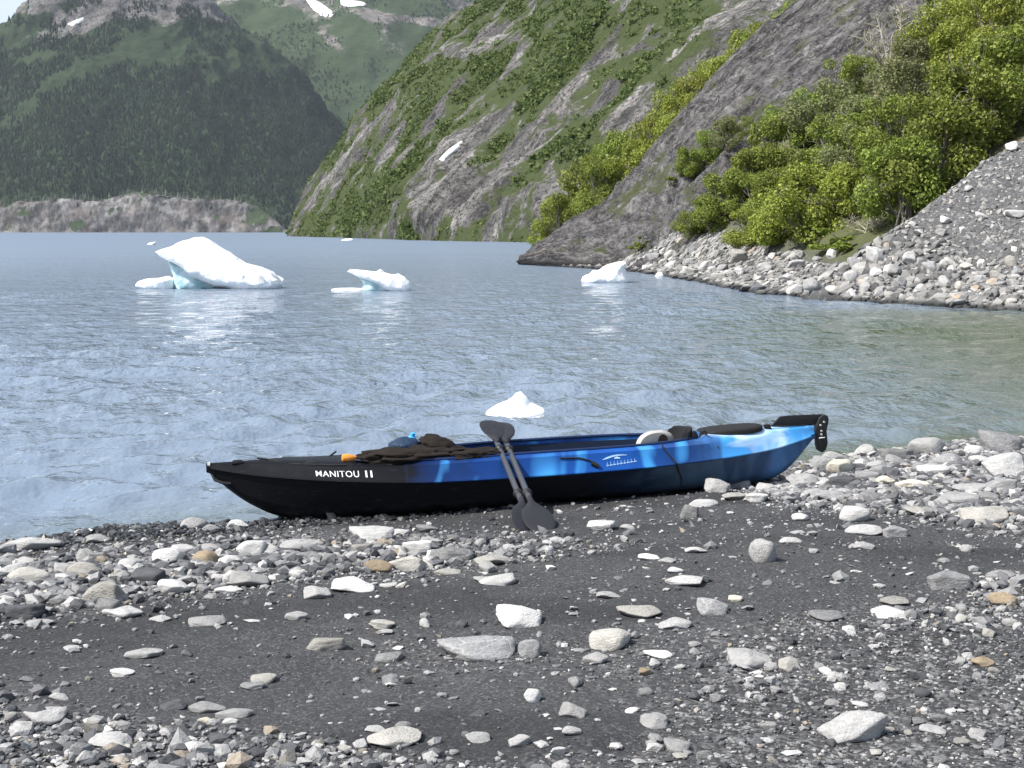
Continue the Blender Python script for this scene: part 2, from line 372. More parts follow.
# pale rock cliff along the far shore
cl = [(-520, 205), (-300, 200), (-120, 207), (-40, 205), (0, 206), (25, 203), (60, 199), (95, 203), (125, 196), (150, 194), (180, 197), (215, 200), (245, 204), (268, 212), (285, 228), (300, 236)]
rows = [[P(x, 234, 2790) - np.array([0, 0, 4.]) for x, y in cl], [P(x, 233 + (y - 233) * .5, 2800) for x, y in cl], [P(x, y + 1, 2812) for x, y in cl], [P(x, y, 2835) for x, y in cl], [P(x, y, 2835) + np.array([0, 140, -14.]) for x, y in cl]]
V, N, u, v = sheet(rows, 420, 60)
V = V + N * ((1.6 * ridged(V * np.array([1 / 30., 1 / 26., 1 / 40.]), 4, 44) + 7 * fbm(V * np.array([1 / 90., 1 / 55., 1 / 60.]), 3, 48) + 1.5 * fbm(V / 12, 2, 49) - 2) * sstep(0, .1, v))[:, None]
px, py = proj(V)
me = mesh_np('shore_cliff', V, grid_faces(420, 60)); attr(me, 'veg', .08 + .55 * sstep(.45, .74, v) + .85 * fbm(V / 40, 4, 52) + .5 * sstep(215, 275, px))
t = NT('pale_cliff_rock'); c = t.obj()
n1 = t.noise(c, .02, 5, .6); n2 = t.noise(t.mapping(c, rot=(0, R(25), 0), scale=(1, 1, .5)), .05, 8, .78)
rk = t.ramp(n2, [(.40, (.035, .034, .035)), (.5, (.118, .112, .110)), (.60, (.26, .245, .236))])
rk = t.mix(t.ramp(n1, [(.48, 0), (.66, .5)]), rk, (.21, .17, .145))
vg = t.mix(t.noise(c, .1, 4), (.03, .05, .025), (.07, .09, .045))
t.bsdf(t.mix(t.ramp(t.math('ADD', t.attr('veg'), t.math('MULTIPLY', t.math('SUBTRACT', t.noise(c, .12, 5), .5), .8)), [(.45, 0), (.6, 1)]), rk, vg), .92, t.bump(n2, 2.5), .15)
link('shore_cliff', me, t.m, kind='structure')
cw = sstep(.55, .8, v) * (v < .9) * (px > -150) * (px < 300)
cw = cw * (.15 + sstep(-.1, .3, fbm(V / 60, 3, 54))) + .05 * sstep(.15, .5, v) * sstep(.2, .5, fbm(V / 35, 3, 55)) * (px > -150) * (px < 300); pf, _ = tri_scatter(V, grid_faces(420, 60), 1300, cw + 1e-9)
t = NT('grey_green_trees'); isl = t.n('ShaderNodeNewGeometry').outputs['Random Per Island']
t.bsdf(t.ramp(isl, [(0, (.03, .045, .028)), (.6, (.06, .075, .045)), (1, (.13, .14, .10))]), .9, None, .15)
conifers('shore_woods', pf, 6, 17, t.m)

# ------------------------------------------------------------------ steep mountainside across the bay (260-560 m)
bot = [(286, 236.2), (305, 236.6), (340, 237.6), (380, 238.9), (420, 240.2), (460, 241.2), (500, 241.8), (545, 242.6), (640, 244), (760, 246), (940, 248)]
top = [(291, 231), (310, 199), (331, 164), (360, 119), (400, 74), (440, 34), (490, 3), (560, -60), (680, -150), (860, -240), (1150, -330)]
td = [565, 572, 575, 565, 550, 530, 515, 500, 480, 460, 440]
rows = []
for k in range(6):
    q = k / 5
    row = []
    for (bx, by), (tx, ty), d1 in zip(bot, top, td):
        d0 = min(560, EYE / ((by - 231.5) / F)); a, b_ = P(bx, by, d0), P(tx, ty, d1)
        p = a + (b_ - a) * q; p[2] -= 1.2 * (k == 0); p[2] += .05 * (b_[2] - a[2]) * math.sin(q * math.pi); row.append(p)
    rows.append(row)
rows.append([p + np.array([10, 40, -4.]) for p in rows[-1]]); rows.append([p + np.array([40, 160, -60.]) for p in rows[-2]])
nu, nv = 620, 340
V, N, u, v = sheet(rows, nu, nv); FM = grid_faces(nu, nv)
s1 = np.array([.62, .30, .60]); s1 /= np.linalg.norm(s1)
al = V @ s1; al0, ac0 = al, (V - np.outer(al, s1)) @ np.array([.6, -.2, -.7]); VA = np.stack([al * .22, (V - np.outer(al, s1)) @ np.array([.6, -.2, -.7]), V[:, 1] * .3], 1)
st = ridged(VA / 16, 5, 63); st2 = ridged(VA / 6, 3, 67)
px0, py0 = proj(V)
rocky = np.clip(blobs(px0, py0, [(465, 205, 62, 40, -30, 1.0), (450, 165, 22, 26, -50, .6), (585, 75, 14, 95, 36, 1.0), (520, 150, 12, 45, 40, .7), (640, 140, 48, 40, -40, .8), (700, 60, 55, 50, -40, .7), (530, 210, 55, 26, 0, .6), (385, 112, 60, 7, -47, .8), (350, 165, 60, 6, -50, .8), (440, 110, 60, 5, -45, .7), (400, 190, 50, 4, -45, .6), (500, 90, 10, 50, 36, .5), (610, 195, 55, 34, 0, .5), (480, 55, 50, 6, -42, .6)]), 0, 1.2)
dsp = 3.4 * fbm(V / 38, 4, 71) + (2.2 + 3.0 * rocky) * (st - .35) + (.6 + 1.1 * rocky) * st2 + (.9 + 1.5 * rocky) * (ridged(V / 13, 4, 73) - .4)
V = V + N * (dsp * sstep(0, .05, v) * sstep(-.02, .12, u))[:, None]; px, py = proj(V)
grn = blobs(px, py, [(350, 215, 70, 22, -25, .6), (420, 150, 80, 10, -50, .5), (470, 90, 50, 14, -45, .5), (520, 40, 50, 30, -45, .7), (660, 45, 90, 14, -42, .7), (590, 130, 70, 9, -45, .5), (540, 150, 40, 9, -45, .5), (560, 10, 50, 30, -20, .5), (600, 215, 60, 14, -35, .4)])
veg = .80 - .58 * rocky + .34 * grn + .32 * fbm(VA / 7, 4, 77) + .55 * fbm(V / 8, 4, 79) + .55 * fbm(V / 26, 4, 80) - .45 * (st - .4)
me = mesh_np('mountainside', V, FM); attr(me, 'veg', veg); attr(me, 'al', al0); attr(me, 'ac', ac0)
mm = rock_face_mat('mountainside_rock', (.045, .060, .023), (.083, .102, .043), [(.41, (.052, .050, .051)), (.5, (.165, .158, .153)), (.59, (.37, .355, .335))], (0, R(42), R(10)), 1 / 6., 2, bump_d=2.2)
link('mountainside', me, mm, kind='structure')
def leaf_clumps(Pp, size, per, leaf, flat=.7):
    "clusters of leaf faces at points"
    n = len(Pp); off = rng.normal(size=(n, per, 3)); off /= np.linalg.norm(off, axis=2, keepdims=True); off[:, :, 2] = np.abs(off[:, :, 2]) * flat
    c_ = (Pp[:, None] + off * (size[:, None, None] * (.55 + .45 * rng.random((n, per, 1))))).reshape(-1, 3)
    m_ = len(c_); a = off.reshape(-1, 3) * .8 + rng.normal(size=(m_, 3)) * .5; a /= np.linalg.norm(a, axis=1)[:, None]
    b_ = np.cross(a, rng.normal(size=(m_, 3))); b_ /= np.linalg.norm(b_, axis=1)[:, None]; e = np.cross(a, b_)
    ls = (np.repeat(size, per) * leaf * (.6 + .8 * rng.random(m_)))[:, None]
    Q_ = np.stack([c_ - b_ * ls, c_ + e * ls * .6, c_ + b_ * ls, c_ - e * ls * .6], 1).reshape(-1, 3)
    return Q_, np.arange(4 * m_).reshape(-1, 4)
def leaf_mat(name, stops, rough=.6, trans=.35):
    t = NT(name); isl = t.n('ShaderNodeNewGeometry').outputs['Random Per Island']; oi = t.n('ShaderNodeObjectInfo').outputs['Random']
    col = t.ramp(isl, stops); hs = t.n('ShaderNodeHueSaturation', Color=col); t.set(hs.inputs['Value'], t.math('ADD', t.math('MULTIPLY', oi, .35), .82)); t.set(hs.inputs['Hue'], t.math('ADD', t.math('MULTIPLY', oi, .022), .487))
    p = t.bsdf(hs.outputs[0], rough, None, .25); tr = t.n('ShaderNodeBsdfTranslucent'); t.set(tr.inputs[0], hs.outputs[0])
    mx = t.n('ShaderNodeMixShader'); mx.inputs[0].default_value = trans; t.t.links.new(p.outputs[0], mx.inputs[1]); t.t.links.new(tr.outputs[0], mx.inputs[2]); t.t.links.new(mx.outputs[0], t.out.inputs[0]); return t.m
m_far_leaf = leaf_mat('mountainside_leaves', [(0, (.045, .072, .018)), (.5, (.09, .128, .034)), (1, (.155, .19, .06))])
wv = sstep(.62, 1.0, veg) * (.25 + sstep(-.1, .35, fbm(V / 24, 3, 83))) * (py < 243) * (px > 270) * (px < 860) * (py > -40) * (v < .8)
pm, _ = tri_scatter(V, FM, 17000, wv + 1e-9)
Lv, Lf = leaf_clumps(pm, .40 + 1.1 * rng.random(len(pm)) ** 2.4, 14, .34)
link('mountainside_shrubbery', mesh_np('mountainside_shrubbery', Lv, Lf, False), m_far_leaf, kind='stuff')
bvh_mount = bvh_of(V, FM)

# ------------------------------------------------------------------ right shore: boulder beach, talus fan, shrub slope
SH = np.array([(26, 23), (20, 25), (16, 27), (11.1, 30.9), (8.6, 35.3), (6.9, 40.5), (6.5, 49.3), (5.5, 61.4), (4.2, 66), (2.0, 72), (.43, 76.6), (.2, 79), (4, 86), (60, 113), (200, 140)], float)
def shore_sd(x, y):
    best = np.full(len(x), 1e9); sg = np.zeros(len(x))
    for a, b_ in zip(SH[:-1], SH[1:]):
        e = b_ - a; L2 = e @ e; q = np.clip(((x - a[0]) * e[0] + (y - a[1]) * e[1]) / L2, 0, 1)
        dx, dy = x - a[0] - q * e[0], y - a[1] - q * e[1]; d = np.hypot(dx, dy)
        s = e[0] * (y - a[1]) - e[1] * (x - a[0]); k = d < best; best = np.where(k, d, best); sg = np.where(k, -np.sign(s), sg)
    return best * sg
def smax(a, b_, k): h = np.clip(.5 + .5 * (a - b_) / k, 0, 1); return b_ + (a - b_) * h + k * h * (1 - h)
def talus(x, y):
    z = 1.25 + .1777 * (x - 9.3) + .4637 * (y - 38)
    w = ((x - 9.3) * 5 - (y - 38) * 6.2) / math.hypot(6.2, 5)      # >0 in front of the crest line
    return np.where(w > 0, z, z - 1.25 * (-w) ** 1.0)
def slope_b(x, y):
    return 1.4 + .657 * (x - 7.8) + .157 * (np.minimum(y, 72) - 62) - .55 * np.maximum(y - 76, 0)
def hs(x, y):
    sd = shore_sd(x, y); low = np.where(sd > 0, np.minimum(.22 * sd, 1.0 + .02 * sd), .35 * sd)
    up = smax(talus(x, y), slope_b(x, y), .5); up = np.where(sd > -.5, up, np.minimum(up, -1))
    return smax(low, up, .35) - .03, sd
ax2 = axis(-3, 95, -1, 30, .13, 1.12); ay2 = axis(18, 115, 24, 76, .16, 1.12)
X, Y = np.meshgrid(ax2, ay2); xf, yf = X.ravel(), Y.ravel(); Z, sd = hs(xf, yf); Q = v3(xf, yf)
Z = Z + (.35 * fbm(Q / 5, 4, 81) * sstep(3, 9, sd) + .10 * fbm(Q / 1.1, 3, 85) * sstep(-.2, 1, sd))
V = np.stack([xf, yf, Z], 1); FH = grid_faces(len(ax2), len(ay2)); px, py = proj(V)
tal = sstep(-.6, .5, talus(xf, yf) - slope_b(xf, yf) + .4 * fbm(Q / 2.5, 3, 88))
me = mesh_np('hillside', V, FH); attr(me, 'talus', np.maximum(tal, sstep(4.5, 2.5, sd))); attr(me, 'wet', sstep(.25, .0, Z + .06 * fbm(Q * 2, 2, 90)))
t = NT('talus_and_soil'); c = t.obj()
ce = t.n('ShaderNodeTexVoronoi'); ce.inputs['Scale'].default_value = 7; t.set(ce.inputs['Vector'], c)
ce2 = t.n('ShaderNodeTexVoronoi'); ce2.inputs['Scale'].default_value = 19; t.set(ce2.inputs['Vector'], c)
g = t.ramp(t.n('ShaderNodeSeparateColor', Color=ce.outputs['Color']).outputs[0], [(0, .075), (.6, .10), (.9, .135), (1, .26)])
g2 = t.ramp(t.n('ShaderNodeSeparateColor', Color=ce2.outputs['Color']).outputs[0], [(0, .07), (.6, .105), (.9, .16), (1, .28)])
g = t.mix(t.noise(c, .8, 4), g, g2)
g = t.mix(.35, g, (.085, .085, .09))
soil = t.mix(t.noise(c, 1.1, 6), (.05, .06, .025), (.10, .105, .05)); soil = t.mix(t.ramp(t.noise(c, .5, 5), [(.5, 0), (.65, .7)]), soil, (.15, .125, .095))
col = t.mix(t.attr('talus'), soil, g); col = t.mix(t.math('MULTIPLY', t.attr('wet'), .85), col, (.016, .017, .018))
t.bsdf(col, .9, t.bump(t.math('ADD', t.math('MULTIPLY', ce.outputs['Distance'], -.5), t.noise(c, 6, 6)), .07, 1), .2)
link('hillside', me, t.m, kind='structure'); bvh_hill = bvh_of(V, FH); hillV, hillF, hill_sd, hill_tal = V, FH, sd, tal

# ------------------------------------------------------------------ glaciated bedrock slab running into the lake
lo = [(519, 268, 76), (600, 276, 66), (650, 274, 62), (690, 262, 61), (730, 226, 63), (790, 176, 67), (890, 106, 71), (990, 36, 75), (1080, -34, 79), (1200, -120, 84)]
up = [(520, 263.6, 77), (556, 240, 79), (600, 214, 80.5), (640, 178, 81.5), (660, 150, 82), (690, 115, 83.5), (720, 80, 85), (764, 38, 87), (805, 4, 89), (950, -130, 97)]
a = np.array([P(*p) for p in lo]); b_ = np.array([P(*p) for p in up]); a[0, 2] = -.4; a[1, 2] -= .4; a[2, 2] -= .3
rows = [a - np.array([0, .5, 1.2])] + [a + (b_ - a) * q + np.array([0, -.5, .45]) * math.sin(q * math.pi) for q in (0, .2, .4, .6, .8, .93, 1)] + [b_ + np.array([-.6, 1.2, -.7]), b_ + np.array([-1.4, 4, -4.0])]
nu, nv = 760, 420
V, N, u, v = sheet(rows, nu, nv); FS = grid_faces(nu, nv)
w = v * 6.2 + .10 * fbm(np.stack([u * 5, v * 4, 0 * u], 1), 3, 91)
saw = (w % 1); step_ = np.where(saw < .90, saw / .90, (1 - saw) / .10)
VA = np.stack([u * 9, v * 11, 0 * u], 1)
dsp = .95 * (step_ - .5) + .20 * fbm(VA, 4, 94) + .16 * ridged(np.stack([u * 7, v * 38, 0 * u], 1), 3, 97) + .07 * fbm(np.stack([u * 60, v * 30, 0 * u], 1), 2, 99)
V = V + N * (dsp * sstep(0, .1, v) * (.35 + .65 * sstep(0, .08, u)))[:, None]; px, py = proj(V)
moss = sstep(.25, .6, fbm(np.stack([u * 9, v * 16, 0 * u], 1), 4, 103) + blobs(px, py, [(690, 165, 60, 14, -38, .7), (760, 110, 60, 8, -42, .35), (640, 195, 40, 10, -40, .45), (645, 240, 20, 8, -50, .5), (850, 20, 50, 10, -35, .5), (600, 225, 30, 8, -35, .2)]) - .12)
me = mesh_np('rock_slab', V, FS); attr(me, 'moss', moss); attr(me, 'v', v * 6.2 + .05 * fbm(np.stack([u * 9, v * 9, 0 * u], 1), 2, 91)); attr(me, 'u', u * 60)
attr(me, 'wet', sstep(.42, .15, V[:, 2] + .1 * fbm(V / 1.2, 2, 105)))
t = NT('slate_slab_rock'); c = t.obj()
cv = t.n('ShaderNodeCombineXYZ', X=t.math('MULTIPLY', t.attr('u'), .40), Y=t.math('MULTIPLY', t.attr('v'), 4.4), Z=0.0).outputs[0]
n1 = t.noise(cv, 1, 7, .66, 0); n2 = t.noise(cv, 3.2, 6, .7); n3 = t.noise(c, 1.6, 6, .7)
k = t.ramp(t.math('ADD', t.math('MULTIPLY', n1, .6), t.math('MULTIPLY', n2, .4)), [(.39, (.030, .029, .031)), (.46, (.11, .105, .106)), (.53, (.20, .19, .188)), (.61, (.36, .345, .335))])
l1 = t.noise(cv, 1.5, 5, .65); l2 = t.noise(cv, .45, 6, .62); n5 = t.noise(c, 7, 6, .75)
k = t.mix(t.ramp(n5, [(.36, .55), (.48, 0)]), k, (.045, .043, .044)); k = t.mix(t.ramp(n5, [(.53, 0), (.64, .6)]), k, (.34, .33, .32))
k = t.mix(t.ramp(l1, [(.480, 0), (.498, .85), (.516, 0)]), k, (.016, .015, .017)); k = t.mix(t.ramp(l2, [(.475, 0), (.497, .9), (.519, 0)]), k, (.014, .013, .015))
k = t.mix(t.ramp(n3, [(.5, 0), (.75, .5)]), k, (.15, .125, .095))
k = t.mix(t.math('MULTIPLY', t.attr('moss'), t.ramp(n3, [(.38, 0), (.52, .9)])), k, (.085, .10, .035))
k = t.mix(t.math('MULTIPLY', t.attr('wet'), .85), k, (.022, .021, .022))
t.bsdf(k, .78, t.bump(t.math('ADD', t.math('ADD', n2, n1), t.math('ADD', t.math('MULTIPLY', n5, .6), t.math('MULTIPLY', n3, .7))), .40, 1), .3)
link('rock_slab', me, t.m, kind='structure'); bvh_slab = bvh_of(V, FS)

# ------------------------------------------------------------------ gully behind the slab
axg = np.linspace(-4, 75, 160); ayg = np.linspace(88, 215, 140); X, Y = np.meshgrid(axg, ayg); xf, yf = X.ravel(), Y.ravel()
xs = 2.2 + .008 * (yf - 90); Z = np.where(xf > xs, .74 * (xf - xs), .4 * (xf - xs)) - .25; Q = v3(xf, yf)
Z = Z + .9 * fbm(Q / 9, 4, 111) * sstep(0, 3, xf - xs) - .5 * np.maximum(yf - 185, 0)
V = np.stack([xf, yf, Z], 1); FG = grid_faces(160, 140)
me = mesh_np('gully_slope', V, FG); t = NT('gully_ground'); c = t.obj()
g = t.mix(t.noise(c, .35, 6, .65), (.05, .075, .02), (.10, .125, .04)); g = t.mix(t.ramp(t.noise(c, .16, 5), [(.5, 0), (.62, 1)]), g, (.17, .16, .155))
t.bsdf(g, .92, t.bump(t.noise(c, 1.2, 6), .4), .15)
link('gully_slope', me, t.m, kind='structure'); bvh_gully = bvh_of(V, FG)
def hit(px, py, trees):
    r = ray(px, py); best = None
    for b_ in trees:
        h = b_.ray_cast(Vector((0, 0, EYE)), Vector(r).normalized(), 5000)
        if h[0] is not None and (best is None or h[3] < best[3]): best = h
    return best
def ground_z(bv, x, y):
    h = bv.ray_cast(Vector((x, y, 300)), Vector((0, 0, -1)), 1000); return h[0].z if h[0] is not None else 0

# snow left on the far slopes
t = NT('old_snow'); c = t.obj(); t.bsdf(t.mix(t.noise(c, .05, 4), (.74, .76, .78), (.84, .85, .86)), .8, t.bump(t.noise(c, .08, 4), 2), .2); snow = t.m
bvh_back = bvh_of(backV, backF); bvh_dome = bvh_of(domeV, FD)
def snow_patch(poly, bv, thick, label):
    cx, cy = np.mean(poly, 0); rim = resample(poly + [poly[0]], 29)[:-1]
    top_, Vv = [], []
    for q in (1, .66, .33):
        for (x, y) in rim:
            h = bv.ray_cast(Vector((0, 0, EYE)), Vector(ray(cx + (x - cx) * q, cy + (y - cy) * q)).normalized(), 9000)
            Vv.append(h[0] + h[1] * (thick * (1 - q ** 3) * 1.0 + (-.4 * thick if q == 1 else .35 * thick)) if h[0] is not None else Vv[-1])
    h = bv.ray_cast(Vector((0, 0, EYE)), Vector(ray(cx, cy)).normalized(), 9000); Vv.append(h[0] + h[1] * thick)
    org = np.array(h[0]); n = 28; mb = MB(); Fc = []
    for r_ in range(2):
        for k in range(n): Fc.append((r_ * n + k, r_ * n + (k + 1) % n, r_ * n + n + (k + 1) % n, r_ * n + n + k))
    for k in range(n): Fc.append((2 * n + k, 2 * n + (k + 1) % n, 3 * n))
    mb.add([np.array(p) - org for p in Vv], Fc); o = mb.build('snow_patch', snow); o.location = org; tag(o, label, 'snow patch', 'snow patches left on the mountains')
snow_patch([(303, -2), (316, 0), (326, 6), (334, 13), (331, 18), (322, 16), (312, 9)], bvh_back, 2.5, 'large white snow patch on the green far ridge above the forest dome')
snow_patch([(337, -1), (352, 0), (365, 2), (366, 6), (350, 7), (340, 5)], bvh_back, 2, 'thin level strip of snow just beside the large far ridge patch')
snow_patch([(446, 21), (455, 20), (462, 22), (455, 25), (447, 24)], bvh_back, 1.5, 'tiny snow scrap on the far ridge nearest the steep mountainside skyline')
snow_patch([(66, 24), (76, 20), (84, 17), (82, 22), (72, 26)], bvh_dome, 1.6, 'small slanting snow patch high on the bare top of the forested dome')
snow_patch([(438, 160), (446, 152), (456, 144), (463, 140), (460, 148), (450, 156), (442, 162)], bvh_mount, .35, 'narrow slanting snow strip in a gully of the steep mountainside')
# ------------------------------------------------------------------ rocks
def rock_mat(name, a, b, dark, vein=.0):
    t = NT(name); c = t.obj(); oi = t.n('ShaderNodeObjectInfo').outputs['Random']
    va = t.n('ShaderNodeVectorMath', operation='ADD'); t.set(va.inputs[0], c); off = t.n('ShaderNodeCombineXYZ', X=t.math('MULTIPLY', oi, 37.0), Y=t.math('MULTIPLY', oi, 11.0), Z=0.0); t.set(va.inputs[1], off); cc = va.outputs[0]
    n1 = t.noise(cc, 1.3, 6, .6); n2 = t.noise(cc, 9, 5, .7); n3 = t.noise(t.mapping(cc, rot=(R(30), R(20), 0), scale=(1, 1, 5)), 2.2, 5, .65)
    k = t.mix(t.ramp(n1, [(.3, 0), (.7, 1)]), a, b); k = t.mix(t.ramp(n3, [(.48, 0), (.66, .5)]), k, dark); k = t.mix(t.ramp(n2, [(.55, 0), (.75, .45)]), k, dark)
    if vein:
        d = t.voro(t.mapping(cc, scale=(1, 1, 2.5)), 1.2, 'DISTANCE_TO_EDGE'); k = t.mix(t.ramp(d, [(0, vein), (.035, 0)]), k, (.55, .54, .52))
    br = t.math('ADD', t.math('MULTIPLY', oi, .5), .72)
    h = t.n('ShaderNodeHueSaturation', Color=k); t.set(h.inputs['Value'], br)
    t.bsdf(h.outputs[0], .85, t.bump(t.math('ADD', n2, t.math('MULTIPLY', n1, 1.5)), .05, .6), .25); return t.m
RM = {'pale': rock_mat('pale_grey_stone', (.40, .395, .385), (.52, .51, .50), (.22, .22, .22)),
      'white': rock_mat('white_stone', (.60, .59, .57), (.72, .71, .69), (.36, .36, .36)),
      'grey': rock_mat('grey_stone', (.23, .23, .235), (.34, .34, .34), (.12, .12, .125), .7),
      'dark': rock_mat('dark_grey_stone', (.085, .088, .095), (.14, .142, .15), (.05, .05, .055)),
      'warm': rock_mat('warm_pale_stone', (.40, .385, .35), (.50, .48, .44), (.23, .22, .205)),
      'cream': rock_mat('cream_stone', (.66, .61, .50), (.78, .73, .62), (.45, .40, .31)),
      'tan': rock_mat('tan_stone', (.37, .285, .19), (.47, .38, .27), (.24, .19, .14))}
def proto(style, seed):
    r = np.random.default_rng(seed); V, Fc = ICO[4]; V = V.copy()
    n = {'angular': 11, 'rounded': 20, 'flat': 15, 'wedge': 8}[style]; p = {'angular': 26, 'rounded': 9, 'flat': 16, 'wedge': 34}[style]
    D = r.normal(size=(n, 3)); D /= np.linalg.norm(D, axis=1)[:, None]
    if style == 'wedge': D[0] = (.55, -.2, .8); D[1] = (-.7, -.5, .5); D[2] = (.2, -.85, .4)
    D = np.concatenate([D, np.eye(3), -np.eye(3)]); D /= np.linalg.norm(D, axis=1)[:, None]
    ds = np.concatenate([.62 + .33 * r.random(n), np.full(6, 1.0)])
    q = np.maximum(V @ D.T, 0) / ds; rad = ((q ** p).sum(1)) ** (-1 / p)
    V = V * rad[:, None]
    V = V * (1 + .055 * fbm(V * 1.7 + seed, 4, seed)[:, None] + .02 * ridged(V * 5 + seed, 3, seed)[:, None])
    V -= (V.max(0) + V.min(0)) / 2; V /= (V.max(0) - V.min(0)) / 2
    return mesh_np('stone_' + style, V, Fc)
PR = {s: [proto(s, 100 * i + k) for k in range(7)] for i, s in enumerate(('angular', 'rounded', 'flat', 'wedge'))}
def ground_hit(px, py):
    r = ray(px, py); t_ = 1.0
    lo_, hi_ = 1.0, 60.0
    f = lambda d: EYE + r[2] / r[1] * d - float(hb(np.array([r[0] / r[1] * d]), np.array([d]))[0])
    ds_ = np.arange(2.5, 30, .1); fv = EYE + r[2] / r[1] * ds_ - hb(r[0] / r[1] * ds_, ds_); i_ = int(np.argmax(fv < 0)); lo_, hi_ = ds_[i_] - .1, ds_[i_]
    for _ in range(9):
        m_ = (lo_ + hi_) / 2
        if f(m_) > 0: lo_ = m_
        else: hi_ = m_
    d = hi_; return np.array([r[0] / r[1] * d, d, EYE + r[2] / r[1] * d])
ROCKS = []      # dicts; objects are linked first, labels written afterwards
def add_rock(x, y, z, w, dep, h, col, style, sink=.24, rz=None, name='rock', tilt=.12):
    me = random.choice(PR[style]); o = bpy.data.objects.new(name, me); COL.objects.link(o)
    o.scale = (w / 2, dep / 2, h / 2); o.location = (x, y, z + h / 2 - h * sink)
    o.rotation_euler = (random.uniform(-tilt, tilt), random.uniform(-tilt, tilt), rz if rz is not None else random.uniform(0, 6.28))
    if not me.materials: me.materials.append(RM['pale'])
    o.material_slots[0].link = 'OBJECT'; o.material_slots[0].material = RM[col]
    e = dict(o=o, x=x, y=y, w=w, h=h, col=col, style=style); ROCKS.append(e); return e
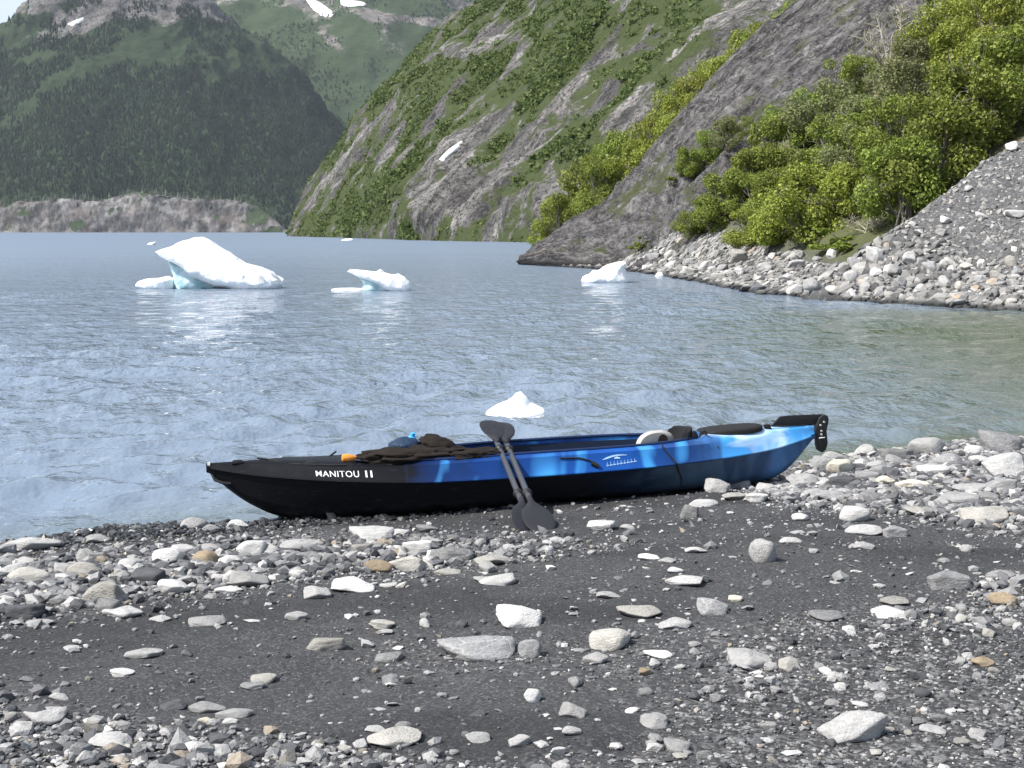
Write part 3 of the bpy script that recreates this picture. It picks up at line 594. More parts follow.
# stones that can be picked out in the photograph: px, py (foot), width, height in pixels, colour, shape[, landmark phrase]
EX = [(192, 529, 26, 13, 'pale', 'rounded', 'pale stone by the bow'), (211, 532, 17, 9, 'grey', 'rounded'), (236, 529, 24, 11, 'white', 'flat'), (95, 543, 27, 10, 'pale', 'flat'), (28, 550, 56, 7, 'pale', 'flat', 'long flat stone at the water edge'),
 (84, 579, 38, 21, 'warm', 'rounded', 'big beige stone of the cobble band'), (82, 562, 18, 14, 'pale', 'wedge'), (166, 565, 31, 19, 'white', 'rounded'), (184, 558, 27, 16, 'pale', 'angular'), (201, 565, 29, 17, 'tan', 'rounded', 'tan stone in the cobble band'), (210, 553, 21, 11, 'pale', 'rounded'), (249, 558, 30, 20, 'white', 'angular', 'white block amid the cobbles'), (228, 566, 24, 15, 'white', 'wedge'), (268, 556, 26, 14, 'pale', 'rounded'),
 (104, 602, 40, 25, 'warm', 'wedge', 'warm pale wedge stone'), (106, 614, 26, 16, 'grey', 'angular'), (118, 618, 42, 10, 'white', 'flat', 'white flat slab below the cobble band'), (27, 585, 40, 19, 'warm', 'rounded'), (8, 578, 30, 16, 'pale', 'angular'), (172, 594, 30, 16, 'white', 'angular'), (247, 587, 38, 17, 'pale', 'wedge', 'pale sloping stone on the sand edge'), (227, 594, 28, 7, 'white', 'flat'), (146, 583, 34, 17, 'dark', 'angular', 'dark block in the cobble band'), (60, 574, 20, 12, 'pale', 'angular'), (22, 618, 38, 17, 'dark', 'angular'), (204, 626, 38, 8, 'pale', 'flat'), (158, 622, 22, 7, 'pale', 'flat'), (52, 588, 22, 12, 'grey', 'angular'), (128, 570, 24, 14, 'pale', 'rounded'), (94, 561, 20, 10, 'grey', 'angular'), (36, 627, 28, 9, 'pale', 'flat'), (60, 604, 26, 12, 'grey', 'flat'), (22, 565, 26, 10, 'white', 'rounded'), (5, 603, 26, 12, 'pale', 'flat'),
 (371, 541, 44, 15, 'white', 'angular', 'white lump below the bow'), (398, 535, 22, 8, 'white', 'flat'), (300, 551, 44, 13, 'pale', 'rounded'), (303, 560, 28, 10, 'grey', 'flat'), (265, 562, 34, 8, 'dark', 'flat'), (418, 554, 30, 16, 'white', 'angular'), (451, 561, 46, 18, 'grey', 'wedge', 'streaked grey slab below the cockpit'), (379, 572, 30, 15, 'tan', 'rounded', 'orange tan stone below the cockpit'), (407, 570, 36, 16, 'warm', 'wedge'), (352, 591, 44, 15, 'white', 'wedge', 'broad white wedge on dark sand'), (316, 599, 26, 15, 'pale', 'wedge'), (297, 578, 18, 10, 'white', 'rounded'), (388, 587, 18, 5, 'white', 'flat'), (496, 565, 40, 8, 'warm', 'flat'), (447, 575, 26, 7, 'warm', 'flat'), (296, 620, 20, 9, 'pale', 'angular'), (381, 629, 26, 11, 'warm', 'angular'), (425, 627, 11, 10, 'white', 'rounded'), (427, 532, 22, 8, 'grey', 'angular'), (497, 585, 36, 8, 'white', 'flat', 'flat white stone near the paddles'), (483, 582, 18, 6, 'pale', 'flat'), (323, 650, 38, 16, 'warm', 'angular', 'warm pale stone with gravel round it'), (387, 662, 26, 10, 'grey', 'wedge'), (385, 634, 16, 6, 'pale', 'flat'), (480, 660, 76, 20, 'grey', 'angular', 'long half buried grey slab'), (530, 657, 24, 20, 'grey', 'rounded'), (262, 683, 25, 10, 'warm', 'rounded'), (251, 690, 24, 8, 'grey', 'angular'),
 (520, 627, 46, 23, 'white', 'wedge', 'white wedge alone on mid beach'), (394, 747, 56, 17, 'warm', 'flat', 'large warm flat stone with shadowed edge'), (402, 729, 18, 9, 'grey', 'rounded'), (374, 732, 20, 6, 'pale', 'flat'), (478, 742, 26, 11, 'pale', 'angular'), (206, 713, 38, 12, 'pale', 'flat', 'pale flat pair stone'), (233, 718, 33, 13, 'pale', 'rounded'), (230, 724, 15, 7, 'white', 'angular'), (205, 724, 15, 8, 'cream', 'wedge'), (171, 709, 27, 9, 'dark', 'flat'), (42, 724, 42, 16, 'pale', 'angular', 'pale lump on the lower gravel'), (120, 676, 26, 10, 'white', 'angular'), (142, 658, 34, 10, 'pale', 'angular'), (108, 746, 44, 12, 'pale', 'flat'), (25, 682, 16, 6, 'grey', 'flat'), (58, 700, 20, 9, 'pale', 'rounded'), (70, 651, 18, 5, 'pale', 'flat'),
 (602, 530, 28, 11, 'white', 'angular'), (628, 529, 15, 6, 'white', 'rounded'), (554, 543, 22, 6, 'pale', 'flat'), (764, 562, 27, 26, 'pale', 'rounded', 'upright mottled egg shaped stone'), (610, 649, 41, 23, 'warm', 'rounded', 'domed greenish grey stone'), (596, 663, 26, 12, 'pale', 'flat'), (641, 618, 43, 13, 'warm', 'flat', 'flat lichen streaked beige stone'), (675, 628, 34, 10, 'pale', 'flat'), (714, 615, 32, 18, 'grey', 'wedge', 'grey stone with pale veins'), (736, 602, 14, 7, 'cream', 'angular'), (690, 517, 18, 14, 'grey', 'angular'), (704, 507, 30, 10, 'pale', 'rounded'), (609, 598, 25, 7, 'pale', 'flat'), (650, 560, 22, 8, 'white', 'flat'), (668, 563, 18, 6, 'pale', 'flat'), (697, 553, 22, 7, 'white', 'flat'), (676, 573, 16, 7, 'white', 'rounded'), (685, 586, 38, 7, 'pale', 'flat'), (532, 702, 18, 15, 'white', 'rounded', 'small white round stone'), (573, 718, 28, 18, 'pale', 'wedge', 'triangular stone with a shadowed foot'), (520, 746, 22, 14, 'pale', 'wedge'), (656, 728, 28, 15, 'pale', 'wedge'), (677, 752, 28, 13, 'pale', 'angular'), (705, 758, 17, 10, 'grey', 'rounded'), (572, 735, 20, 10, 'pale', 'rounded'), (752, 667, 42, 18, 'pale', 'wedge', 'pale slab sunk in fine gravel'), (790, 671, 22, 14, 'warm', 'wedge'), (632, 713, 14, 6, 'white', 'rounded'), (660, 658, 28, 6, 'white', 'flat'),
 (930, 455, 37, 20, 'pale', 'rounded', 'topmost pale block of the heap'), (1003, 453, 42, 22, 'grey', 'angular', 'big grey angular boulder on the heap'), (843, 475, 30, 18, 'cream', 'rounded', 'cream boulder behind the rudder'), (913, 489, 32, 12, 'cream', 'wedge', 'bright cream wedge in the heap'), (886, 485, 20, 10, 'cream', 'flat'), (847, 487, 30, 13, 'dark', 'angular'), (805, 487, 34, 14, 'pale', 'angular'), (866, 457, 26, 15, 'pale', 'rounded'), (899, 461, 30, 14, 'grey', 'angular'), (948, 466, 34, 14, 'grey', 'rounded'), (975, 455, 20, 11, 'white', 'rounded'), (982, 463, 22, 9, 'white', 'rounded'), (1008, 477, 42, 26, 'pale', 'angular'), (1002, 492, 32, 16, 'grey', 'wedge'), (989, 523, 46, 18, 'warm', 'wedge', 'pointed block on the upper sand'), (857, 522, 30, 18, 'pale', 'rounded', 'pale twin stone on the upper sand'), (866, 535, 36, 14, 'pale', 'rounded'), (895, 537, 24, 13, 'grey', 'wedge'), (960, 505, 50, 13, 'pale', 'angular', 'jagged pale slab below the heap'), (978, 494, 44, 10, 'pale', 'angular'), (922, 514, 28, 7, 'warm', 'flat'), (801, 521, 17, 9, 'white', 'rounded'), (863, 549, 26, 8, 'pale', 'flat'), (967, 552, 13, 8, 'white', 'rounded'), (950, 588, 40, 20, 'grey', 'wedge', 'bluish grey stone with undercut face'), (1004, 579, 30, 10, 'pale', 'angular'), (1006, 606, 29, 16, 'tan', 'rounded', 'striped tan stone'), (894, 618, 34, 12, 'white', 'wedge', 'white crystalline stone'), (896, 605, 28, 10, 'warm', 'angular'), (828, 621, 34, 12, 'grey', 'flat'), (985, 667, 23, 11, 'tan', 'flat', 'flat tan pink pebble'), (859, 741, 64, 36, 'pale', 'wedge', 'big pale block in the lower gravel'), (935, 733, 26, 9, 'pale', 'flat'), (1019, 507, 26, 10, 'white', 'flat'), (880, 472, 24, 12, 'pale', 'angular'), (868, 482, 22, 12, 'grey', 'angular'), (824, 470, 24, 16, 'grey', 'rounded'), (836, 462, 26, 13, 'pale', 'rounded'), (740, 488, 24, 12, 'pale', 'rounded'), (718, 492, 26, 15, 'pale', 'wedge'), (768, 492, 22, 10, 'pale', 'rounded'), (735, 500, 26, 9, 'warm', 'flat'), (757, 502, 24, 11, 'white', 'angular'), (1016, 470, 30, 20, 'grey', 'angular'), (955, 486, 36, 10, 'grey', 'flat'), (935, 476, 30, 12, 'pale', 'angular'), (830, 500, 34, 12, 'grey', 'flat'), (873, 503, 26, 12, 'grey', 'wedge'), (858, 508, 20, 10, 'dark', 'angular'), (815, 497, 22, 9, 'pale', 'angular'), (792, 543, 22, 7, 'pale', 'rounded'), (880, 690, 22, 8, 'grey', 'wedge')]
LAND = []
for e in EX:
    px, py, w, h = e[:4]; g = ground_hit(px, py); d = g[1]; W = w * d / F
    al = math.atan2(EYE - g[2], d); dep = W * (.75 if e[5] != 'flat' else .8); H = (h * d / F - dep * math.sin(al) * .62) / math.cos(al); H = max(H, .20 * W) * 1.28
    r = add_rock(g[0], g[1] + dep * .38, float(hb(np.array([g[0]]), np.array([g[1] + dep * .38]))[0]), W * 1.06, dep * 1.06, H, e[4], e[5], rz=random.choice((0, math.pi)) + random.uniform(-.35, .35), tilt=.08)
    if len(e) > 6: r['land'] = e[6]
# loose cobbles between them
cobbles = 0
XY = [(r['x'], r['y'], r['w']) for r in ROCKS]
tries = 0
while cobbles < 92 and tries < 60000:
    tries += 1
    px = random.uniform(4, 1020); py = random.uniform(436, 764)
    g = ground_hit(px, py); s_ = float(sdist(np.array([g[0]]), np.array([g[1]]))[0])
    if s_ < .12: continue
    if 205 < px < 835 and py < np.interp(px, [205, 290, 560, 780, 835], [540, 527, 514, 492, 486]): continue
    D_ = float(gravel(np.array([g[0]]), np.array([g[1]]))[0])
    if random.random() > D_ ** 1.3: continue
    d = g[1]; up_ = py < 520 and px > 780
    W = random.uniform(13, 27) * d / F if up_ or (py < 640 and px < 500) else random.uniform(11, 19) * d / F
    if any((g[0] - a) ** 2 + (g[1] - b) ** 2 < (.42 * (W + c_)) ** 2 for a, b, c_ in XY): continue
    st_ = random.choices(('angular', 'rounded', 'flat', 'wedge'), (4, 3, 2, 1.5))[0]; cl_ = random.choices(('pale', 'white', 'grey', 'dark', 'warm', 'tan'), (5, 1.6, 4, 1.2, 1.8, .25))[0]
    H = W * {'angular': .62, 'rounded': .55, 'flat': .3, 'wedge': .6}[st_] * random.uniform(.85, 1.15)
    add_rock(g[0], g[1], float(hb(np.array([g[0]]), np.array([g[1]]))[0]), W, W * random.uniform(.65, .95), H, cl_, st_); XY.append((g[0], g[1], W)); cobbles += 1
BEACH_ROCKS = list(ROCKS)

# loose pebbles too many to count: one object
def pebble_mesh(name, pos, size, flat, seed, normals=None):
    r = np.random.default_rng(seed); V0, F0 = ICO[1]; T = []
    for k in range(10):
        D = r.normal(size=(9, 3)); D /= np.linalg.norm(D, axis=1)[:, None]; q = np.maximum(V0 @ D.T, 0) / (.6 + .35 * r.random(9)); rad = np.maximum((q ** 14).sum(1), 1e-3) ** (-1 / 14)
        v_ = V0 * np.clip(rad, .5, 1.35)[:, None]; v_ -= (v_.max(0) + v_.min(0)) / 2; T.append(v_ / ((v_.max(0) - v_.min(0)) / 2))
    T = np.array(T); n = len(pos); VV = T[r.integers(0, 10, n)]
    sc = np.stack([size, size * (.6 + .4 * r.random(n)), size * flat], 1) / 2; VV = VV * sc[:, None]
    th = r.random(n) * 6.28; c_, s_ = np.cos(th)[:, None], np.sin(th)[:, None]
    tx = (r.normal(size=n) * .22)[:, None]
    x_, y_, z_ = VV[..., 0], VV[..., 1], VV[..., 2]; z2 = z_ + x_ * tx; x2 = x_ * c_ - y_ * s_; y2 = x_ * s_ + y_ * c_
    if normals is not None: z2 = z2 - (x2 * normals[:, 0:1] + y2 * normals[:, 1:2]) / np.maximum(normals[:, 2:3], .3)
    VV = np.stack([x2, y2, z2], -1) + pos[:, None]
    return mesh_np(name, VV.reshape(-1, 3), (F0[None] + (np.arange(n) * len(V0))[:, None, None]).reshape(-1, 3), False)
t = NT('loose_pebble_stone'); c = t.obj(); isl = t.n('ShaderNodeNewGeometry').outputs['Random Per Island']
k = t.ramp(isl, [(0, (.03, .032, .036)), (.18, (.08, .082, .088)), (.48, (.165, .166, .172)), (.76, (.30, .298, .292)), (.93, (.42, .41, .40)), (.965, (.64, .63, .61)), (.975, (.30, .25, .19)), (1, (.17, .165, .145))])
k = t.mix(t.ramp(t.noise(c, 60, 4, .7), [(.42, 0), (.7, .55)]), k, (.11, .11, .115)); t.bsdf(k, .88, t.bump(t.noise(c, 180, 3), .004), .25); peb = t.m
n = 420000; x = rng.uniform(-5.5, 8, n); y = rng.uniform(2.6, 14, n); s = sdist(x, y); g = gravel(x, y)
keep = (s > -.1) & (rng.random(n) < np.clip(g * 1.0, .04, 1)) & (np.abs(x) < y * .62 + .8); x, y, s, g = x[keep], y[keep], s[keep], g[keep]
pyz = proj(np.stack([x, y, hb(x, y)], -1)); fine_ = sstep(420, 640, pyz[0]) * sstep(560, 640, pyz[1]); sz = np.exp(rng.normal(math.log(.013), .46, len(x))) * (.8 + .55 * g) * (1 - .40 * fine_); bigp = rng.random(len(x)) < .05 * g ** 1.5 + .014 + .05 * (g < .25); bigp &= rng.random(len(x)) > .55 * fine_; heap = (g > .5) & (pyz[1] < 640) & (fine_ < .5); sz = np.where(bigp, sz * 2.1 + .012, sz); sz = np.where(heap & (rng.random(len(x)) < .14), sz * 2.2 + .02, sz); sz = np.clip(sz, .005, .085)
fl = .45 + .3 * rng.random(len(x)); z = hb(x, y) + sz * fl * .22
pxp, pyp = proj(np.stack([x, y, z], 1))
link('pebbles', pebble_mesh('pebbles', np.stack([x, y, z], 1), sz, fl, 5), peb, kind='stuff')
n = 9000; x = rng.uniform(-4.5, 6.5, n); y = rng.uniform(2.8, 11.5, n); s = sdist(x, y); qx, qy = proj(np.stack([x, y, hb(x, y)], -1)); nz = fbm(v3(x * 1.6, y * 1.6), 3, 57)
k_ = (s > .5) & (np.abs(x) < y * .6 + .6) & (rng.random(n) < np.clip(.22 + .5 * nz + .38 * sstep(250, 800, qx) * sstep(540, 640, qy), .05, 1)); x, y = x[k_], y[k_]
sz = np.clip(np.exp(rng.normal(math.log(.024), .42, len(x))), .010, .065); fl = .16 + .16 * rng.random(len(x))
tc_ = NT('flat_stone_chips'); cc_ = tc_.obj(); ic_ = tc_.n('ShaderNodeNewGeometry').outputs['Random Per Island']
kc_ = tc_.mix(tc_.ramp(tc_.noise(cc_, 60, 4, .7), [(.42, 0), (.7, .5)]), tc_.ramp(ic_, [(0, (.10, .102, .108)), (.3, (.22, .22, .222)), (.7, (.36, .357, .35)), (.95, (.52, .51, .495)), (1, (.36, .31, .24))]), (.13, .13, .135)); tc_.bsdf(kc_, .88, tc_.bump(tc_.noise(cc_, 150, 3), .003), .25)
link('stone_chips', pebble_mesh('stone_chips', np.stack([x, y, hb(x, y) + sz * fl * .3], 1), sz, fl, 15), tc_.m, kind='stuff')
# dark wet grit along the water line
t = NT('wet_gravel_stone'); isl = t.n('ShaderNodeNewGeometry').outputs['Random Per Island']
t.bsdf(t.ramp(isl, [(0, (.010, .0105, .012)), (.5, (.028, .029, .031)), (.85, (.06, .061, .064)), (1, (.16, .16, .155))]), .35, None, .4)
n = 26000; x = rng.uniform(-5.5, 3.4, n); y = np.interp(x, WL[:, 0], WL[:, 1]) - rng.uniform(-.10, .62, n); k_ = rng.random(n) < np.interp(x, [-6, 1, 3.4], [1, .8, .2]); x, y = x[k_], y[k_]
sz = np.clip(np.exp(rng.normal(math.log(.016), .5, len(x))), .006, .07); fl = .5 + .3 * rng.random(len(x))
link('wet_gravel', pebble_mesh('wet_gravel', np.stack([x, y, hb(x, y) + sz * fl * .2], 1), sz, fl, 6), t.m, kind='stuff')

# ------------------------------------------------------------------ boulders on the far bank
FAR = [(957, 303, 15, 9, 'tan', 'pale orange boulder at the far waterline'), (740, 262, 26, 14, 'warm', 'big warm boulder below the bushes'), (876, 259, 18, 12, 'pale', 'squarish pale boulder at the talus foot'), (760, 292, 16, 8, 'dark', 'dark wet boulder at the far waterline'), (908, 262, 17, 11, 'pale', None), (895, 274, 18, 10, 'pale', None), (812, 288, 16, 10, 'pale', None), (705, 270, 18, 9, 'pale', None), (690, 275, 16, 8, 'warm', None), (722, 272, 14, 9, 'grey', None), (850, 280, 16, 10, 'pale', None), (1014, 216, 19, 6, 'white', 'pale stone high on the dark talus'), (982, 218, 14, 5, 'pale', None), (968, 190, 9, 5, 'pale', None), (945, 222, 12, 6, 'white', None), (940, 235, 12, 7, 'pale', None), (963, 232, 9, 6, 'white', None), (1012, 150, 12, 8, 'white', 'pale block at the talus crest')]
FARR = []
def far_rock(px, py, w, h, col, land=None):
    hh_ = hit(px, py, [bvh_hill])
    if hh_ is None: return
    p = hh_[0]; W = w * p.y / F
    e = add_rock(p.x, p.y, p.z, W, W * random.uniform(.7, .9), h * p.y / F * 1.25, col, random.choice(('angular', 'wedge', 'angular', 'rounded')), sink=.25, name='boulder', tilt=.3); e['px'] = px; e['py'] = py
    if land: e['land'] = land
    FARR.append(e)
for f_ in FAR: far_rock(*f_)
XY = [(f_[0], f_[1], f_[2]) for f_ in FAR]; tries = 0
while len(FARR) < 66 and tries < 20000:
    tries += 1
    px = random.uniform(645, 1022); py = random.uniform(np.interp(px, [645, 700, 760, 860, 1024], [262, 250, 256, 258, 266]), np.interp(px, [645, 700, 750, 860, 1024], [271, 279, 289, 299, 308]))
    w = random.uniform(9.5, 17)
    if any(abs(px - a) < .5 * (w + c_) and abs(py - b) < .32 * (w + c_) for a, b, c_ in XY): continue
    XY.append((px, py, w)); far_rock(px, py, w, w * random.uniform(.5, .75), random.choices(('pale', 'warm', 'grey', 'white'), (6, 2, 3, .8))[0])
# the smaller stones of that bank: one object
wz = sstep(-.1, .25, hill_sd) * sstep(3.7, 2.6, hill_sd) * 1.0 + .02 * hill_tal * (hill_sd > 3) * (hillV[:, 1] < 56) + .05 * hill_tal * np.exp(-((talus(hillV[:, 0], hillV[:, 1]) - slope_b(hillV[:, 0], hillV[:, 1])) / .6) ** 2) * (hillV[:, 1] < 60) * (hill_sd > 2)
wz *= (hillV[:, 1] > 26) * (hillV[:, 1] < 74) * (hillV[:, 0] < 26)
pt, nn = tri_scatter(hillV, hillF, 15000, wz + 1e-9)
nn = nn * np.sign(nn[:, 2:3]); sz = np.clip(np.exp(rng.normal(math.log(.145), .5, len(pt))), .05, .40); tsd = shore_sd(pt[:, 0], pt[:, 1]); sz = np.where(tsd > 3.9, np.minimum(sz * .7, .18), sz * (1.08 - .11 * np.clip(tsd, 0, 3.9))); fl = .5 + .3 * rng.random(len(pt)); pt[:, 2] += sz * fl * .2
t = NT('shore_rubble_stone'); c = t.obj(); isl = t.n('ShaderNodeNewGeometry').outputs['Random Per Island']
k = t.ramp(isl, [(0, (.06, .06, .063)), (.2, (.135, .133, .13)), (.55, (.225, .22, .21)), (.85, (.31, .30, .285)), (.97, (.46, .45, .43)), (1, (.34, .27, .20))])
lowz = t.ramp(t.n('ShaderNodeSeparateXYZ', Vector=c).outputs[2], [(0, 0), (.09, .25), (.16, 1)])
k = t.mix(t.ramp(t.noise(c, 9, 4, .7), [(.42, 0), (.72, .5)]), k, (.14, .138, .135)); k = t.mix(lowz, (.02, .021, .022), k)
t.bsdf(k, .88, t.bump(t.noise(c, 20, 3), .02), .2)
wt = hill_tal * (hill_sd > 3.2) * (hillV[:, 1] > 27) * (hillV[:, 1] < 58) * (hillV[:, 0] < 24); edge_ = np.exp(-((talus(hillV[:, 0], hillV[:, 1]) - slope_b(hillV[:, 0], hillV[:, 1])) / .35) ** 2)
pq, nq = tri_scatter(hillV, hillF, 7000, wt * (1 + 2.5 * edge_) + 1e-9); nq = nq * np.sign(nq[:, 2:3]); sq = np.clip(np.exp(rng.normal(math.log(.075), .5, len(pq))), .03, .18); fq = .35 + .3 * rng.random(len(pq)); pq[:, 2] += sq * fq * .15
link('talus_gravel', pebble_mesh('talus_gravel', pq, sq, fq, 9, nq), t.m, kind='stuff')
link('shore_rubble', pebble_mesh('shore_rubble', pt, sz, fl, 8, nn), t.m, kind='stuff')

# ------------------------------------------------------------------ labels for the stones
SHAPE = {'angular': 'angular', 'rounded': 'rounded', 'flat': 'flat', 'wedge': 'sloping'}
COLW = {'pale': 'pale', 'white': 'whitish', 'grey': 'grey', 'dark': 'dark', 'warm': 'beige', 'cream': 'cream', 'tan': 'tan'}
marks = [(r, r['land']) for r in BEACH_ROCKS if r.get('land')]
fixed = [(dict(x=.05, y=7.6), 'black paddle blades'), (dict(x=-1.5, y=8.3), 'kayak bow'), (dict(x=1.7, y=9.1), 'kayak stern')]
used = {}
def rel(r, m_):
    dx, dy = r['x'] - m_['x'], (r['y'] - m_['y']) * .8
    if abs(dx) > abs(dy): return 'stern side of' if dx > 0 else 'bow side of'
    return 'lake side of' if dy > 0 else 'land side of'
def name_rock(r, pool, noun, own=None):
    c_, s_ = COLW[r['col']], SHAPE[r['style']]; size = 'small' if r['w'] < .075 else 'medium' if r['w'] < .13 else 'large' if r['w'] < .22 else 'huge'
    if noun == 'boulder': size = 'small' if r['w'] < .32 else 'medium' if r['w'] < .42 else 'large'
    near_ = sorted((m_ for m_ in pool if m_[0] is not r), key=lambda m_: math.hypot(m_[0]['x'] - r['x'], m_[0]['y'] - r['y']))[:7]
    for i, (m_, nm) in enumerate(near_):
        d_ = math.hypot(m_['x'] - r['x'], m_['y'] - r['y']); base = rel(r, m_)
        how = ('just ' if d_ < (.3 if noun == 'stone' else 1.5) else 'further ' if d_ < (.9 if noun == 'stone' else 4) else 'far ')
        L_ = f'{size} {c_} {s_} {noun} {how}{base} the {nm}'
        if L_ not in used: used[L_] = 1; return L_
    for k_ in range(2, 9):
        m_, nm = near_[0]; L_ = f'{size} {c_} {s_} {noun}, {("second", "third", "fourth", "fifth", "sixth", "seventh", "eighth")[k_ - 2]} {rel(r, m_)} the {nm}'
        if L_ not in used: used[L_] = 1; return L_
for r in sorted(BEACH_ROCKS, key=lambda r: min(math.hypot(r['x'] - m_[0]['x'], r['y'] - m_[0]['y']) for m_ in marks)):
    if r.get('land'): L_ = r['land'] + (' on the beach' if len(r['land'].split()) < 4 else '')
    else: L_ = name_rock(r, marks + fixed, 'stone')
    tag(r['o'], L_, 'stone', 'loose stones on the dark beach')
fm = [(r, r['land']) for r in FARR if r.get('land')]
def rel(r, m_):
    dx, dy = r['px'] - m_['px'], (r['py'] - m_['py']) * 2
    if abs(dx) > abs(dy): return 'talus side of' if dx > 0 else 'slab side of'
    return 'lake side of' if dy > 0 else 'uphill of'
for r in sorted(FARR, key=lambda r: min(math.hypot(r['px'] - m_[0]['px'], r['py'] - m_[0]['py']) for m_ in fm)):
    L_ = r['land'] if r.get('land') else name_rock(r, fm, 'boulder')
    tag(r['o'], L_, 'boulder', 'boulders along the far bank')

# ------------------------------------------------------------------ leafy bushes
m_leaf = leaf_mat('alder_leaves', [(0, (.095, .135, .020)), (.4, (.165, .22, .036)), (.75, (.235, .29, .05)), (1, (.34, .38, .10))])
m_leaf2 = leaf_mat('yellow_green_alder_leaves', [(0, (.12, .155, .020)), (.4, (.21, .255, .036)), (.75, (.30, .34, .055)), (1, (.42, .45, .13))])
m_leaf3 = leaf_mat('grey_green_willow_leaves', [(0, (.10, .125, .045)), (.5, (.18, .205, .075)), (1, (.31, .32, .16))])
t = NT('alder_bark'); c = t.obj(); t.bsdf(t.mix(t.noise(c, 9, 4), (.09, .08, .065), (.22, .20, .17)), .9, None, .2); bark = t.m
t = NT('bare_twig_bark'); c = t.obj(); t.bsdf(t.mix(t.noise(c, 9, 4), (.26, .24, .19), (.40, .37, .31)), .9, None, .2); twig = t.m
def bush_proto(seed, leaves=9800, lobes=17, leaf=.0215, wide=.62, bare=False):
    r = np.random.default_rng(seed); C_ = []
    for k in range(lobes):
        a_ = r.random() * 6.28; q = r.random() ** .6; zz = .07 + .83 * r.random(); rad = wide * (1 - .72 * max(zz - .35, 0) ** 1.1) * q
        C_.append((rad * math.cos(a_), rad * math.sin(a_), zz, (.13 + .13 * r.random()) * (1.15 - .35 * zz)))
    C_ = np.array(C_); idx = r.choice(lobes, leaves, p=C_[:, 3] ** 2 / (C_[:, 3] ** 2).sum())
    o_ = r.normal(size=(leaves, 3)); o_ /= np.linalg.norm(o_, axis=1)[:, None]
    rad = C_[idx, 3] * (.45 + .62 * r.random(leaves) ** .6); rad *= 1 + .28 * perlin(C_[idx, :3] * 3 + o_ * 2.2, seed)
    pos = C_[idx, :3] + o_ * rad[:, None] * np.array([1, 1, .85])
    n_ = o_ * .7 + r.normal(size=(leaves, 3)) * .55 + np.array([0, 0, .35]); n_ /= np.linalg.norm(n_, axis=1)[:, None]
    b1 = np.cross(n_, r.normal(size=(leaves, 3))); b1 /= np.linalg.norm(b1, axis=1)[:, None]; b2 = np.cross(n_, b1)
    ls = (leaf * (.55 + .9 * r.random(leaves)))[:, None]
    Q_ = np.stack([pos - b1 * ls, pos + b2 * ls * .55 + n_ * ls * .12, pos + b1 * ls, pos - b2 * ls * .55 + n_ * ls * .12], 1).reshape(-1, 3); Q_[:, 2] = np.maximum(Q_[:, 2], -.02)
    fol = mesh_np('foliage', Q_, np.arange(4 * leaves).reshape(-1, 4), False)
    mb = MB()
    for (cx, cy_, cz, cr) in C_:
        bx, by = r.normal() * .05, r.normal() * .05; mid = np.array([cx * .45 + bx, cy_ * .45 + by, cz * .62]); tip = np.array([cx, cy_, cz + cr * .4])
        mb.tube([(bx, by, -.12), mid * .5 + r.normal(size=3) * .01, mid, tip], [.020, .016, .012, .005], 5)
        for j in range(12 if bare else 4):
            q = r.random(); st = mid + (tip - mid) * q; dr = r.normal(size=3); dr[2] = abs(dr[2]) + .35; dr /= np.linalg.norm(dr); mb.tube([st, st + dr * (.12 + .12 * r.random()), st + dr * .24 + r.normal(size=3) * .03], [.007, .005, .002], 4)
    me_ = bpy.data.meshes.new('branches'); me_.from_pydata(mb.v, [], mb.f); return fol, me_
BP = [bush_proto(300 + k) for k in range(7)]; BBARE = bush_proto(401, 650, 11, .022, .6, True); BLOW = [bush_proto(420 + k, 1500, 8, .06, .95) for k in range(2)]
for f_, b_ in BP + BLOW: b_.materials.append(bark)
BBARE[1].materials.append(twig)
def bush(p, w, h, mleaf, pr, label, group, name='alder_bush'):
    r_ = empty(name, p, random.uniform(0, 6.28)); r_.scale = (w / 1.24, w / 1.24, h); tag(r_, label, 'bush', group)
    fo = link('foliage', pr[0], mleaf, r_)
    fo.material_slots[0].link = 'OBJECT'; fo.material_slots[0].material = mleaf; link('branches', pr[1], None, r_); return r_
def bush_xy(px, d, bv): x_ = (px - 512) / F * d * (1 / math.cos(PITCH)) * cp; return x_, d, ground_z(bv, x_, d)
G1 = 'alder bushes above the far bank'
